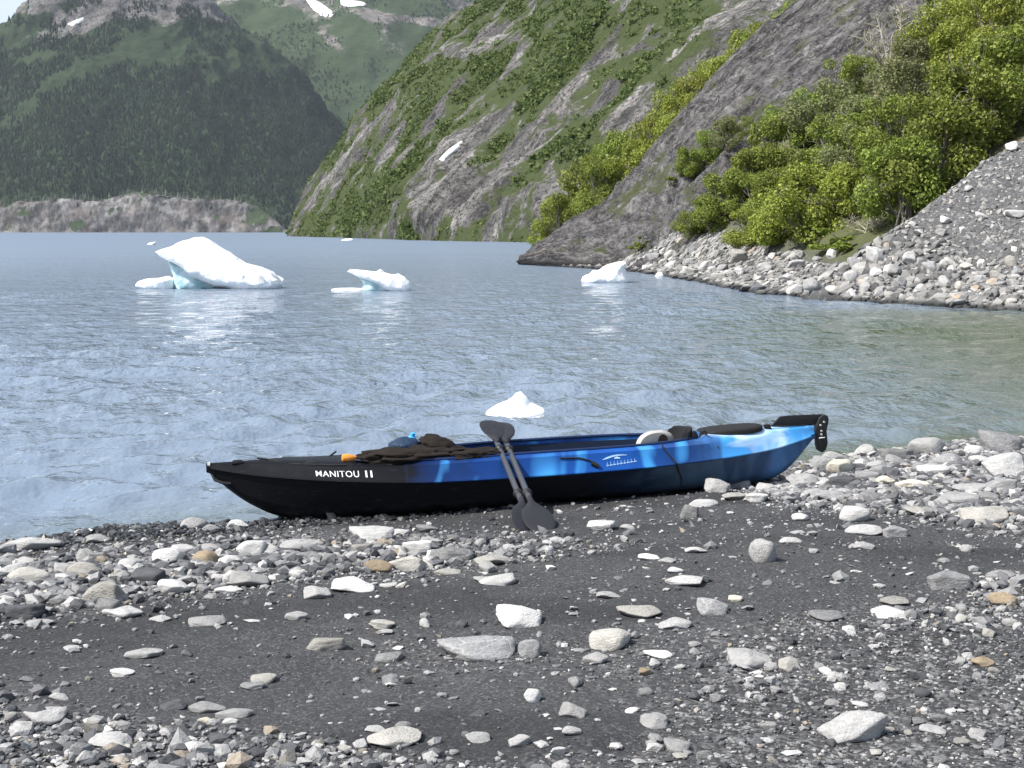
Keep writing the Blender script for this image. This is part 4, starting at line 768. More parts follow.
NB = [(694, 62, 1.7, 1.5, 1, 'small leafy bush nearest the slab foot'), (711, 61, 2.2, 1.9, 1, 'low green bush second from the slab foot'), (731, 61, 2.6, 2.4, 1, 'rounded green bush just uphill of the big warm boulder'), (751, 62, 2.8, 2.7, 1, 'mid green bush against the slab below the ledge bushes'), (772, 63, 3.0, 3.0, 1, 'tall dark green bush leaning on the slab edge'), (795, 65, 3.0, 3.1, 1, 'dense bush at the slab edge below the bare twig shrub'), (748, 55, 2.0, 1.6, 2, 'low yellow green bush directly above the shore rubble'), (775, 53, 2.6, 2.4, 2, 'bright leafy bush at the front of the thicket beside the grassy hollow bush'), (806, 51, 3.1, 3.2, 2, 'largest bright yellow green bush at the front of the thicket'), (838, 51, 2.3, 2.3, 2, 'bright bush at the front edge beside the hollow'), (828, 57, 3.0, 3.0, 1, 'full green bush behind the largest bright front bush'), (856, 55, 2.4, 2.2, 3, 'grey green bush in the hollow between thicket and talus'), (818, 63, 3.2, 3.3, 3, 'greyish leafy bush halfway up the thicket'), (846, 66, 3.2, 3.0, 1, 'rounded bush at the thicket top touching the slab'), (868, 61, 3.0, 2.9, 3, 'dull willow bush below the bare twig shrub'),
 (902, 46.2, 2.9, 3.1, 1, 'dark leafy bush standing over the hollow at the talus crest'), (934, 47, 3.2, 3.4, 1, 'broad dark green bush along the talus crest'), (968, 47.8, 3.4, 3.6, 1, 'big bush on the talus crest midway up'), (1002, 48.8, 3.4, 3.6, 1, 'big leafy bush above the pale talus crest block'), (1040, 49.8, 3.6, 3.8, 1, 'bush at the upper end of the talus crest cut by the frame'), (884, 54, 2.8, 2.6, 1, 'green bush behind the hollow bush'), (918, 56, 3.2, 3.3, 3, 'grey green bush behind the broad crest bush'), (952, 57, 3.3, 3.5, 2, 'yellow green bush behind the crest bushes'), (990, 58, 3.5, 3.8, 2, 'tall bright bush second tier above the talus'), (1028, 60, 3.6, 4.0, 2, 'tall bright bush at the outer edge of the second tier'), (896, 63, 3.0, 2.9, 3, 'pale willow bush beneath the bare twig shrub'), (936, 65, 3.3, 3.3, 2, 'bright green bush near the slab top'), (974, 67, 3.4, 3.8, 2, 'yellow green bush high on the slope under the slab crest'), (1012, 69, 3.5, 4.0, 2, 'highest bright bush beside the frame edge'), (930, 71, 3.0, 2.8, 2, 'bright bush touching the upper slab'), (965, 75, 3.0, 3.2, 2, 'uppermost yellow green bush meeting the slab skyline'), (1000, 77, 3.2, 3.6, 2, 'top corner bush on the slope crest'), (1045, 76, 3.4, 4.0, 2, 'top corner bush half outside the frame'), (1075, 62, 3.5, 3.8, 2, 'bush outside the frame on the slope'), (760, 58, 2.3, 2.0, 1, 'mid green bush between the front and rear of the thicket'), (788, 58, 2.6, 2.5, 1, 'leafy bush in the middle of the thicket')]
for i, (px, d, w, h, kd, L_) in enumerate(NB):
    w *= 1.10; h *= .90
    x_, y_, z_ = bush_xy(px, d, bvh_hill); bush((x_, y_, z_ - .05), w, h, {1: m_leaf, 2: m_leaf2, 3: m_leaf3}[kd], BP[i % 7], L_, G1)
x_, y_, z_ = bush_xy(884, 70, bvh_hill); bush((x_, y_, z_ - .05), 3.6, 3.3, m_leaf3, BBARE, 'pale bare twig shrub with few leaves beside the upper slab', G1, 'bare_shrub')
x_, y_, z_ = bush_xy(912, 68, bvh_hill); bush((x_, y_, z_ - .05), 3.0, 2.8, m_leaf3, BBARE, 'smaller bare twig shrub just uphill of the larger bare one', G1, 'bare_shrub')
x_, y_, z_ = bush_xy(868, 47.6, bvh_hill); bush((x_, y_, z_ - .05), 2.0, 1.1, m_leaf3, BBARE, 'low dry brown shrub in the hollow by the talus foot', G1, 'bare_shrub')
for i, (px, py, w, h, L_) in enumerate([(845, 248, 1.6, .7, 'low grassy bush at the foot of the hollow'), (690, 176, 1.7, 1.5, 'small bush lowest on the slab ledge'), (708, 166, 2.0, 1.8, 'middle bush on the slab ledge'), (728, 150, 1.9, 1.7, 'third bush up the slab ledge'), (742, 138, 1.4, 1.2, 'uppermost small bush on the slab ledge'), (672, 186, .9, .5, 'tiny tuft below the slab ledge bushes'), (640, 248, .8, .6, 'tiny tuft in a slab crack near the water')]):
    hh_ = hit(px, py, [bvh_slab, bvh_hill]); bush(hh_[0] - Vector((0, 0, .05)), w, h, m_leaf if i != 3 else m_leaf3, BP[(i * 3) % 7] if h > 1 else BLOW[i % 2], L_, 'bushes on the rock slab')
GB = [(548, 109, 2.6, 2.4), (560, 106, 3.2, 3.2), (574, 110, 3.6, 3.8), (590, 105, 3.6, 3.8), (606, 110, 3.8, 4.2), (622, 105, 3.6, 4.0), (640, 110, 3.8, 4.2), (656, 106, 3.8, 4.0), (674, 111, 4.0, 4.4), (692, 107, 3.8, 4.2), (710, 112, 4.0, 4.4), (728, 108, 3.8, 4.2), (746, 113, 4.2, 4.6), (766, 109, 4.0, 4.4), (786, 114, 4.2, 4.6), (806, 110, 4.0, 4.4), (826, 116, 4.2, 4.6), (585, 122, 3.4, 3.4), (618, 124, 3.6, 3.8), (652, 125, 3.6, 3.8), (686, 126, 3.8, 4.0), (722, 127, 3.8, 4.0), (758, 128, 4.0, 4.2), (796, 129, 4.0, 4.2), (600, 98, 3.0, 3.0), (632, 98, 3.2, 3.2), (664, 99, 3.2, 3.4), (700, 99, 3.4, 3.4), (736, 100, 3.4, 3.6), (774, 101, 3.6, 3.8)]
ORD = ['lowest', 'second', 'third', 'fourth', 'fifth', 'sixth', 'seventh', 'eighth', 'ninth', 'tenth', 'eleventh', 'twelfth', 'thirteenth', 'fourteenth', 'fifteenth', 'sixteenth', 'seventeenth']
for i, (px, d, w, h) in enumerate(GB):
    x_, y_, z_ = bush_xy(px, d, bvh_gully); row = 'main row' if i < 17 else 'rear row' if i < 24 else 'front row'; k_ = i if i < 17 else i - 17 if i < 24 else i - 24
    bush((x_, y_, z_ - .1), w * 1.22, h * 1.25, m_leaf2 if random.random() < .5 else m_leaf, BP[(i * 2) % 7], f'bright green bush in the gully behind the slab, {ORD[k_]} up its {row}', 'bushes in the gully behind the slab')

# ------------------------------------------------------------------ icebergs
def ice_mat(name, a, b, sss, rough=.45):
    t = NT(name); c = t.obj(); n = t.noise(c, 2.2, 5, .6)
    t.bsdf(t.mix(t.ramp(n, [(.40, 0), (.6, 1)]), a, b), rough, t.bump(t.math('ADD', t.noise(c, 3.5, 5, .6), t.math('MULTIPLY', t.voro(c, 4), .8)), .06, .8), .4, **{'Subsurface Weight': sss, 'Subsurface Radius': (.12, .25, .35), 'Subsurface Scale': .6}); return t.m
ice_w = ice_mat('white_weathered_ice', (.90, .92, .93), (.95, .955, .96), .3); ice_b = ice_mat('shaded_blue_ice', (.32, .50, .55), (.60, .75, .79), .35, .3)  # blue undercut ice, its teal carrying shade and transmitted light in the colour
def berg(name, poly, ctr, wl_px, wl_py, thick, m, parent=None, seed=0, lean=.0, yoff=0, pw=.75, amp=.06, org=None):
    "closed lump of ice whose silhouette follows poly (pixels) at the distance of its own waterline"
    d = EYE / ((wl_py - 231.5) / F); pts = np.array([P(x, y, d) for x, y in poly]); c0 = P(*ctr, d); V, Fc = ICO[5]
    rel_ = pts - c0; an = np.arctan2(rel_[:, 2], rel_[:, 0]); rd = np.hypot(rel_[:, 2], rel_[:, 0]); o_ = np.argsort(an); an, rd = an[o_], rd[o_]
    xa, za = rel_[o_, 0], rel_[o_, 2]
    # exact ray/polygon radius
    th = np.arctan2(V[:, 2], V[:, 0]); rad = np.zeros(len(V)); n_ = len(poly)
    for i in range(n_):
        p, q = np.array([xa[i], za[i]]), np.array([xa[(i + 1) % n_], za[(i + 1) % n_]]); e = q - p
        den = np.cos(th) * e[1] - np.sin(th) * e[0]; den = np.where(np.abs(den) < 1e-9, 1e-9, den)
        tt = (p[0] * e[1] - p[1] * e[0]) / den; ss = (p[0] * np.sin(th) - p[1] * np.cos(th)) / den
        ok = (tt > 0) & (ss >= -1e-6) & (ss <= 1 + 1e-6); rad = np.where(ok, np.maximum(rad, tt), rad)
    cph = np.clip(np.hypot(V[:, 0], V[:, 2]), 0, 1) ** pw; yy = np.sign(V[:, 1]) * np.abs(V[:, 1]) ** .8 * thick
    X_ = np.stack([np.cos(th) * rad * cph, yy, np.sin(th) * rad * cph], 1)
    X_[:, 1] += X_[:, 2] * lean
    nz = fbm(X_ * 1.6 + seed, 4, seed + 200) * amp + .5 * amp * ridged(X_ * 3.5 + seed, 3, seed + 210); X_ = X_ + (V * nz[:, None])
    base = P(wl_px, wl_py, d); base[2] = 0; base[1] += yoff; X_ = X_ + c0 - P(wl_px, wl_py, d) + np.array([0, 0, P(wl_px, wl_py, d)[2]])
    me_ = mesh_np(name, X_, Fc); me_.set_sharp_from_angle(angle=R(32)) if hasattr(me_, 'set_sharp_from_angle') else None
    o = link(name, me_, m, parent); o.location = base if parent is None else Vector(base) - parent.location; return o
d0 = EYE / ((289 - 231.5) / F)
r_ = empty('iceberg', P(205, 289, d0) * np.array([1, 1, 0]) + np.array([0, .9, 0])); tag(r_, 'big slanting white iceberg with a pointed overhang and teal undercut', 'iceberg', 'ice floating on the lake')
berg('white_ice', [(148, 253), (158, 249), (168, 246.5), (176, 241), (186, 239), (194, 238), (206, 244), (223, 254), (241, 265), (254, 273), (259, 273), (263, 269.5), (266, 273), (272, 272.5), (278, 277), (281, 281), (278, 285), (279, 289), (268, 294), (235, 293), (224, 289), (214, 287), (202, 283), (186, 277), (176, 268), (166, 262), (156, 257)], (205, 264), 205, 289, .95, ice_w, r_, 3, .25, .9, .5, .05)
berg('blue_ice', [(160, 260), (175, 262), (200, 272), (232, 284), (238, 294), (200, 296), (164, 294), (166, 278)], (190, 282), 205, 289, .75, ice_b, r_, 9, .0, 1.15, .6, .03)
berg('ice_shelf', [(131, 286), (134, 282), (142, 279.5), (152, 279), (162, 276.5), (168, 280), (170, 287), (168, 293), (140, 293)], (152, 285), 205, 289, .6, ice_w, r_, 14, 0, .7, .7, .03)
d1 = EYE / ((291 - 231.5) / F)
r_ = empty('iceberg', P(380, 291, d1) * np.array([1, 1, 0]) + np.array([0, .5, 0])); tag(r_, 'smaller iceberg with a thin pointed ledge over a pale blue notch', 'iceberg', 'ice floating on the lake')
berg('white_ice', [(342, 270), (352, 270), (364, 271), (374, 272), (379, 269.5), (383, 273), (392, 275), (397, 274), (403, 277), (409, 283), (410, 289), (408, 294), (392, 294), (385, 291), (378, 286), (366, 281), (352, 275)], (383, 280), 380, 291, .45, ice_w, r_, 23, .15, .5, .75, .03)
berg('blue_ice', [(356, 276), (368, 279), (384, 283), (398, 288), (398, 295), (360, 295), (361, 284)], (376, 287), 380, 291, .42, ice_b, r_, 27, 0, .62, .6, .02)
berg('ice_shelf', [(328, 290), (336, 288.6), (352, 288.4), (366, 289), (368, 293), (345, 293.5), (332, 292.5)], (350, 291), 380, 291, .25, ice_w, r_, 29, 0, .4, .7, .005)
o = berg('iceberg', [(581, 281), (584, 276), (589, 274), (594, 270), (598, 271), (606, 266), (615, 263), (622, 261.5), (627, 262), (625, 268), (629, 276), (630, 282), (626, 286), (600, 286), (584, 285)], (607, 275), 606, 282, .55, ice_w, None, 33, .2, 0, .75, .04); tag(o, 'white iceberg drifting in front of the slab tip', 'iceberg', 'ice floating on the lake')
o = berg('iceberg', [(480, 417), (489, 410), (497, 405), (508, 401.5), (513, 398), (516, 394), (521, 392.5), (526, 397.5), (530, 403), (539, 407), (549, 412), (556, 418), (545, 426), (492, 426)], (520, 412), 520, 413, .26, ice_w, None, 41, .1, 0, .8, .012); tag(o, 'small fin shaped piece of white ice just beyond the kayak', 'iceberg', 'ice floating on the lake')
for poly, ctr, wl, L_ in [([(147, 244.5), (150, 242.6), (156, 241.8), (156, 243), (154, 246), (149, 246)], (152, 244), (152, 244.6), 'tiny ice scrap above the big iceberg toward the far shore'), ([(341, 240.3), (345, 238.8), (352, 238.6), (354, 240.2), (352, 242), (343, 242)], (348, 240.4), (348, 240.6), 'tiny ice scrap by the foot of the mountainside'), ([(655, 276), (658, 272), (662, 272.5), (664, 276), (662, 279), (657, 279)], (660, 275.5), (660, 276), 'small ice lump against the rubble beside the slab'), ([(519, 240), (524, 237.5), (536, 239), (541, 241), (534, 244), (522, 244)], (530, 241), (530, 242), 'far white ice lump behind the slab tip')]:
    o = berg('ice_piece', poly, ctr, *wl, (poly[3][0] - poly[0][0]) * EYE / (wl[1] - 231.5) * .3, ice_w, None, int(ctr[0]), 0, 0, .75, .02); tag(o, L_, 'ice', 'ice floating on the lake')
# ------------------------------------------------------------------ kayak (local: x bow to stern, y lateral with the near side negative, z up from the keel)
L = 4.02
bowp = np.array([-1.80, 8.30]); stp = np.array([2.03, 9.50]); yaw = math.atan2(stp[1] - bowp[1], stp[0] - bowp[0])
z_b, z_s = .028, .095
K = empty('kayak', (bowp[0], bowp[1], z_b), yaw); K.rotation_euler = (0, -math.atan2(z_s - z_b, L), yaw)
tag(K, 'beached sit-in touring kayak, black bow fading to marbled blue stern', 'kayak')
XS = [0, .05, .12, .22, .36, .55, .8, 1.1, 1.5, 2.0, 2.5, 3.0, 3.4, 3.7, 3.88, 3.97, 4.02]
def pc(tab): xs_, ys_ = zip(*tab); return lambda x: float(np.interp(x, _fx, np.interp(_fx, xs_, ys_))) if False else _pch(xs_, ys_, x)
def _pch(xs_, ys_, x):
    xs_, ys_ = np.array(xs_, float), np.array(ys_, float); h = np.diff(xs_); dl = np.diff(ys_) / h; m_ = np.zeros(len(xs_))
    for i in range(1, len(xs_) - 1):
        if dl[i - 1] * dl[i] > 0: w1, w2_ = 2 * h[i] + h[i - 1], h[i] + 2 * h[i - 1]; m_[i] = (w1 + w2_) / (w1 / dl[i - 1] + w2_ / dl[i])
    m_[0], m_[-1] = dl[0], dl[-1]; i = int(np.clip(np.searchsorted(xs_, x) - 1, 0, len(h) - 1)); t_ = (x - xs_[i]) / h[i]
    return float((2 * t_ ** 3 - 3 * t_ ** 2 + 1) * ys_[i] + (t_ ** 3 - 2 * t_ ** 2 + t_) * h[i] * m_[i] + (-2 * t_ ** 3 + 3 * t_ ** 2) * ys_[i + 1] + (t_ ** 3 - t_ ** 2) * h[i] * m_[i + 1])
SHEER = [(0, .342), (.12, .317), (.36, .280), (.8, .240), (1.3, .218), (2.0, .217), (2.7, .220), (3.2, .228), (3.6, .244), (3.9, .280), (4.02, .302)]
BEAM = [(0, .012), (.05, .028), (.12, .052), (.36, .122), (.8, .232), (1.2, .305), (1.7, .352), (2.1, .36), (2.6, .345), (3.1, .275), (3.5, .185), (3.8, .095), (3.95, .045), (4.02, .02)]
KEEL = [(0, .318), (.03, .288), (.12, .20), (.24, .105), (.38, .03), (.52, -.006), (.8, -.012), (1.6, -.004), (3.0, 0), (3.45, .004), (3.66, .018), (3.78, .06), (3.9, .15), (4.0, .25), (4.02, .27)]
BAND = [(0, .016), (.12, .030), (.36, .048), (.8, .070), (1.3, .092), (2.0, .102), (2.7, .098), (3.2, .090), (3.6, .078), (3.9, .062), (4.02, .050)]
fS, fB, fK, fN = (lambda x, T=T: _pch(*zip(*T), x) for T in (SHEER, BEAM, KEEL, BAND))
C0, C1 = .84, 3.16     # cockpit
def half(x):
    zs, w_, k, bd = fS(x), fB(x), fK(x), fN(x); w_ = max(w_, .01); wd = max(w_ - .035 - .12 * bd, w_ * .55); zd = zs + bd
    out = [(0, k), (.45 * w_, k + .006), (.76 * w_, k + .045 * (zs - k) / .25), (.90 * w_, k + .36 * (zs - k)), (.965 * w_, zs - .035), (w_ + .003, zs - .010), (w_ + .004, zs + .003)]
    ci = sstep(C0, C0 + .05, x) * sstep(C1, C1 - .05, x); wo = wd * (1 - .0)
    oc = max(wd - .055, .2 * wd)
    ell = math.sqrt(max(1e-4, 1 - min(1, abs((x - (C0 + C1) / 2) / ((C1 - C0) / 2)) ** 5)))   # pointed-oval opening
    oi = min(oc, .30) * ell
    crown = zd + .045 * min(1, w_ / .2)
    top_ = [(w_ - .004, zs + .012), (wd + .25 * (w_ - wd), zs + .72 * bd), (wd, zd)]
    if ci > .01 and oi > .02:
        inn = [(oi + .03, zd + .012), (oi, zd + .016), (oi - .006, zd - .01), (oi * .96, zs * .55 + .06), (oi * .8, .07), (0, .055)]
        cl_ = [(wd * .9, zd + .012), (wd * .74, zd + .026), (wd * .56, zd + .034), (wd * .36, zd + .040), (wd * .18, crown), (0, crown)]
        inn = [(a[0] * ci + b[0] * (1 - ci), a[1] * ci + b[1] * (1 - ci)) for a, b in zip(inn, cl_)]
    else: inn = [(wd * .9, zd + .012 * min(1, w_ / .1)), (wd * .74, zd + .026 * min(1, w_ / .15)), (wd * .56, zd + .034 * min(1, w_ / .15)), (wd * .36, zd + .040 * min(1, w_ / .15)), (wd * .18, crown), (0, crown)]
    return out, top_, inn
xs_all = sorted(set([round(q, 4) for q in list(np.linspace(0, .5, 22)) + list(np.linspace(.5, 3.5, 76)) + list(np.linspace(3.5, L, 26)) + list(np.linspace(C0 - .01, C0 + .07, 9)) + list(np.linspace(C1 - .07, C1 + .01, 9))]))
hull, deck = MB(), MB(); hr, dr = [], []
for x in xs_all:
    o_, t_, i_ = half(x)
    hr.append([(x, -y, z) for y, z in o_[::-1]] + [(x, y, z) for y, z in o_[1:]])
    dr.append([(x, -y, z) for y, z in o_[-1:] + t_ + i_] + [(x, y, z) for y, z in (o_[-1:] + t_ + i_)[::-1][1:]])
hull.loft(hr, False, True); deck.loft(dr, False, True)
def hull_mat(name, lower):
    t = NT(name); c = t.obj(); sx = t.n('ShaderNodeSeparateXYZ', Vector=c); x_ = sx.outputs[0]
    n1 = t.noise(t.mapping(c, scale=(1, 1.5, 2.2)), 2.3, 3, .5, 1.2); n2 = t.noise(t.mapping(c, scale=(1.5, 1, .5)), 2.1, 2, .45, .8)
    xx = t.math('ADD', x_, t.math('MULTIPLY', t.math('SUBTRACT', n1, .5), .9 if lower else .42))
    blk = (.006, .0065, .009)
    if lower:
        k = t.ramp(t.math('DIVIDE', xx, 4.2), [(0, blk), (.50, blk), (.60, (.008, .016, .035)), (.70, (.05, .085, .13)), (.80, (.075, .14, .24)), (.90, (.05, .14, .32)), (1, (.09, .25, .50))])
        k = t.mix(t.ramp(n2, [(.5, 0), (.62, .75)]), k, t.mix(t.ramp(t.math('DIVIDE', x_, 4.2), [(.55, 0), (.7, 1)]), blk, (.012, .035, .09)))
    else:
        k = t.ramp(t.math('DIVIDE', xx, 4.2), [(0, blk), (.265, blk), (.30, (.005, .02, .09)), (.40, (.007, .042, .19)), (.6, (.009, .08, .34)), (.70, (.010, .04, .15)), (.78, (.04, .14, .36)), (.88, (.13, .34, .64)), (1, (.26, .50, .76))])
        pt_ = t.math('MULTIPLY', t.ramp(n2, [(.50, 0), (.60, .95)]), t.ramp(t.math('DIVIDE', x_, 4.2), [(.27, 0), (.32, 1)]))
        k = t.mix(pt_, k, (.05, .27, .62)); dk = t.math('MULTIPLY', t.ramp(n2, [(.30, .8), (.44, 0)]), t.ramp(t.math('DIVIDE', x_, 4.2), [(.27, 0), (.32, 1)])); k = t.mix(dk, k, (.008, .022, .07))
        k = t.mix(t.math('MULTIPLY', t.ramp(n1, [(.56, 0), (.72, .75)]), t.ramp(t.math('DIVIDE', x_, 4.2), [(.70, 0), (.80, 1)])), k, (.62, .78, .90))
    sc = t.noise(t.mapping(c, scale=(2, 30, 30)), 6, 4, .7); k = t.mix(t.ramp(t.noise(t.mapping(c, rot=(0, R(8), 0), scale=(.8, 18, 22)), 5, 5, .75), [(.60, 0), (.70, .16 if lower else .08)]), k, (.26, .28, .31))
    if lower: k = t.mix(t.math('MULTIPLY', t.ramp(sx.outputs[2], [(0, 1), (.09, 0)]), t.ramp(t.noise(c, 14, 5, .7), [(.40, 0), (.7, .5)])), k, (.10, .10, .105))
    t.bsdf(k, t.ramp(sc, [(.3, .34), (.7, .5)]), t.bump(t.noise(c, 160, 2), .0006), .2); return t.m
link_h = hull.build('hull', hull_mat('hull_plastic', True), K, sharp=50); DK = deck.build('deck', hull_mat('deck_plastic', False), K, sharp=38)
DK.data.materials.append(plastic('cockpit_navy', (.006, .014, .04), .6))
for f in DK.data.polygons:
    x, y, z = f.center
    if C0 + .02 < x < C1 - .02 and z < fS(x) + fN(x) + .002 and abs(y) < min(max(max(fB(x) - .035 - .12 * fN(x), fB(x) * .55) - .055, .02), .30) + .004: f.material_index = 1
blackp = plastic('black_plastic', (.012, .012, .014), .5); fabric = plastic('black_padded_fabric', (.018, .018, .020), .92, .003, 90, .15); rope = plastic('black_cord', (.015, .015, .016), .85)
mb = MB()                                                        # moulded lip where hull and deck meet
for s_ in (-1, 1): mb.tube([(x, s_ * (fB(x) + .004), fS(x) - .004) for x in xs_all[1:-1:2]], .0075, 6)
mb.build('seam_strip', hull_mat('seam_plastic', False), K)
def opening(k, n, dz=0, grow=0):
    a_ = 2 * math.pi * k / n; mid, hl = (C0 + C1) / 2, (C1 - C0) / 2; x = mid - hl * math.copysign(abs(math.cos(a_)) ** .55, math.cos(a_)); x = float(np.clip(x, C0 + .012, C1 - .012))
    w_, bd = fB(x), fN(x); wd = max(w_ - .035 - .12 * bd, .55 * w_); ell = math.sqrt(max(0, 1 - abs((x - mid) / hl) ** 5)); oi = min(max(wd - .055, .2 * wd), .30) * ell
    return np.array([x, -math.copysign(oi + grow, math.sin(a_)) if abs(math.sin(a_)) > 1e-6 else 0, fS(x) + bd + .016 + dz])
rim = [opening(k, 96, .004) for k in range(96)]
mb = MB(); mb.tube(rim + [rim[0], rim[1]], .010, 8, False); mb.build('cockpit_rim', plastic('dark_blue_rim', (.006, .02, .075), .5), K)
# hatch on the stern deck, standing a little proud
mb = MB(); rings = []
for f_, z_ in ((1, 0), (1.0, .022), (.96, .032), (.8, .038), (.4, .042)):
    rings.append([(3.40 + .225 * f_ * math.copysign(abs(math.cos(a_)) ** .75, math.cos(a_)), .125 * f_ * math.copysign(abs(math.sin(a_)) ** .75, math.sin(a_)), fS(3.40 + .225 * f_ * math.cos(a_)) + .112 + z_ - .012 * (math.sin(a_) < 0) * 0) for a_ in np.linspace(0, 2 * math.pi, 36, endpoint=False)])
mb.loft(rings); mb.build('hatch_cover', plastic('black_rubber', (.017, .016, .017), .75, .002, 60, .25), K, sharp=50)
# seats
def seat(x0, name, mat_b, tall, label, rear):
    s_ = MB(); rings = []
    for q in np.linspace(0, 1, 9):
        x = x0 - .42 + .42 * q; zc = .085 + .03 * (1 - q) ** 2 + .02 * q * q; rings.append([(x, y, zc + .035 * (abs(y) / .2) ** 3) for y in np.linspace(-.2, .2, 9)] + [(x, y, zc - .04) for y in np.linspace(.2, -.2, 9)])
    s_.loft(rings); st = s_.build('seat', fabric, K, bevel=.006)
    b_ = MB(); rings = []
    for q in np.linspace(0, 1, 9):
        hw = .185 * (1 - .42 * q ** 2.2); zc = .10 + tall * q; xb = x0 + .03 + .09 * q; th_ = .035 * (1 - .3 * q)
        rings.append([(xb - th_ + .07 * (y / .19) ** 2 * -1, y * hw / .185, zc - .02 * (y / .185) ** 4) for y in np.linspace(-.185, .185, 11)] + [(xb + th_ - .07 * (y / .19) ** 2, y * hw / .185, zc - .02 * (y / .185) ** 4) for y in np.linspace(.185, -.185, 11)])
    b_.loft(rings); b_.build('backrest', mat_b, K, bevel=.008)
seat(2.98, 'rear', fabric, .30, None, True)
# pale moulded rear bucket showing over the rim with a dark arched recess
gb = plastic('grey_seat_shell', (.40, .385, .36), .7, .001, 80, .25)
mb = MB(); out = []; n = 22
for q in np.linspace(0, 1, n): a_ = math.pi * (1 - q); out.append((.135 * math.copysign(abs(math.cos(a_)) ** .8, math.cos(a_)), .115 * math.sin(a_) ** .8))
rings = []
for f_, y_ in ((.90, -.030), (1.0, -.018), (1.0, .02), (.92, .034)): rings.append([(2.885 + .05 * (f_ - 1) + a_ * f_ + .02 * b_ / .1, y_, .325 + b_ * f_ - .02) for a_, b_ in out] + [(2.885 + .135 * f_, y_, .235), (2.885 - .135 * f_, y_, .235)])
mb.loft(rings); gs = mb.build('seat_shell', gb, K, sharp=45); gs.location = (.20, -.02, .062); gs.scale = (.92, 1, .78)
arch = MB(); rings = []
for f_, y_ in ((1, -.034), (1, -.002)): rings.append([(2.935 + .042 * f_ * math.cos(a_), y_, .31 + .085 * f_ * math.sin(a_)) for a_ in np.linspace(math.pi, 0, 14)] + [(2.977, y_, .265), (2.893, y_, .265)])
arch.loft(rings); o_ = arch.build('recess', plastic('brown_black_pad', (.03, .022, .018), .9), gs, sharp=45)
# rudder: housing hanging off the stern, blade folded forward onto the deck
RD = MB().prism([(4.015, .36), (4.055, .455), (4.085, .475), (4.115, .465), (4.125, .44), (4.115, .395), (4.108, .36), (4.118, .28), (4.105, .235), (4.080, .215), (4.055, .235), (4.045, .27), (4.043, .33)], -.028, .028).build('rudder', blackp, K, bevel=.006); RD.location = (0, 0, -.046)
MB().prism([(4.09, .462), (4.08, .475), (3.83, .480), (3.77, .476), (3.705, .418), (3.712, .410), (3.88, .400), (3.93, .388), (3.98, .388), (4.03, .415), (4.09, .415)], -.009, .009).build('blade', blackp, RD, bevel=.003)
for (bx, bz) in ((4.085, .425), (4.058, .405), (4.066, .365), (4.066, .342)):
    mb = MB(); mb.tube([(bx, -.026, bz), (bx, -.0345, bz)], [.0075, .0065], 10); mb.build('bolt', plastic('worn_steel', (.5, .5, .5), .4), RD)
mb = MB(); mb.tube([(4.05, -.0305, .318), (4.09, -.0305, .320)], .004, 6); mb.build('decal_bar', plastic('white_print', (.75, .75, .75), .6), RD)
mb = MB(); mb.tube([(3.72, .03, .40), (3.9, .02, .375), (4.02, .02, .36)], .004, 6); mb.tube([(3.62, -.05, .385), (3.78, -.03, .37), (3.95, -.015, .365)], .0035, 6); mb.build('rudder_line', rope, K)
# handles, cords, fittings
mb = MB(); mb.tube([(.03, -.01, .30), (.045, -.03, .262), (.09, -.045, .245), (.135, -.055, .240)], .009, 8); mb.build('bow_handle', blackp, K)
mb = MB(); mb.tube([(.02, 0, .35), (.005, 0, .352)], [.02, .012], 8); mb.build('bow_cap', plastic('grey_cap', (.35, .34, .34), .6), K)
def deck_pt(x, q): return np.array([x, -q * max(fB(x) - .035 - .12 * fN(x), .5 * fB(x)), fS(x) + fN(x) + .03 * (1 - q) + .012])
mb = MB(); mb.tube([deck_pt(.36, .3), deck_pt(.5, .8), deck_pt(.66, .86), deck_pt(.73, .9), deck_pt(.80, .9)], .006, 6); mb.tube([deck_pt(.66, .86), deck_pt(.71, .2), deck_pt(.79, -.5)], .006, 6); mb.tube([deck_pt(.30, .0), deck_pt(.42, .4), deck_pt(.55, .85)], .006, 6); mb.build('deck_cord', rope, K)
for x in (.18, .60): 
    mb = MB(); p = deck_pt(x, .7); mb.loft([[(p[0] + a_ * .035 * f_, p[1] + b_ * .014 * f_, p[2] - .012 + z_) for a_, b_ in ((-1, -1), (1, -1), (1, 1), (-1, 1))] for f_, z_ in ((1, 0), (1, .014), (.6, .024))]); mb.build('fairlead', blackp, K, bevel=.003)
def side_pt(x, z): 
    zs, w_, bd = fS(x), fB(x), fN(x); wd = max(w_ - .035 - .12 * bd, w_ * .55)
    if z >= zs: return float(np.interp(z, [zs + .003, zs + .012, zs + .72 * bd, zs + bd], [w_ + .004, w_ - .004, wd + .25 * (w_ - wd), wd]))
    k = fK(x); return float(np.interp(z, [k, k + .045 * (zs - k) / .25, k + .36 * (zs - k), zs - .035, zs - .01], [.3 * w_, .76 * w_, .90 * w_, .965 * w_, w_ + .003]))
def sp_(x, z, off=.004): return (x, -side_pt(x, z) - off, z)
mb = MB(); mb.tube([(2.80, -.27, .345), sp_(2.80, .322), sp_(2.84, .27), sp_(2.87, .225, .012), sp_(2.90, .17), sp_(2.925, .12), sp_(2.93, .07)], .005, 6); mb.build('side_cord', rope, K)
mb = MB(); mb.tube([sp_(2.10, .305), sp_(2.22, .30), sp_(2.29, .28), sp_(2.32, .252)], .0055, 6); mb.tube([sp_(2.30, .265, .004), sp_(2.34, .245, .01)], [.016, .013], 8); mb.build('grab_toggle', rope, K)
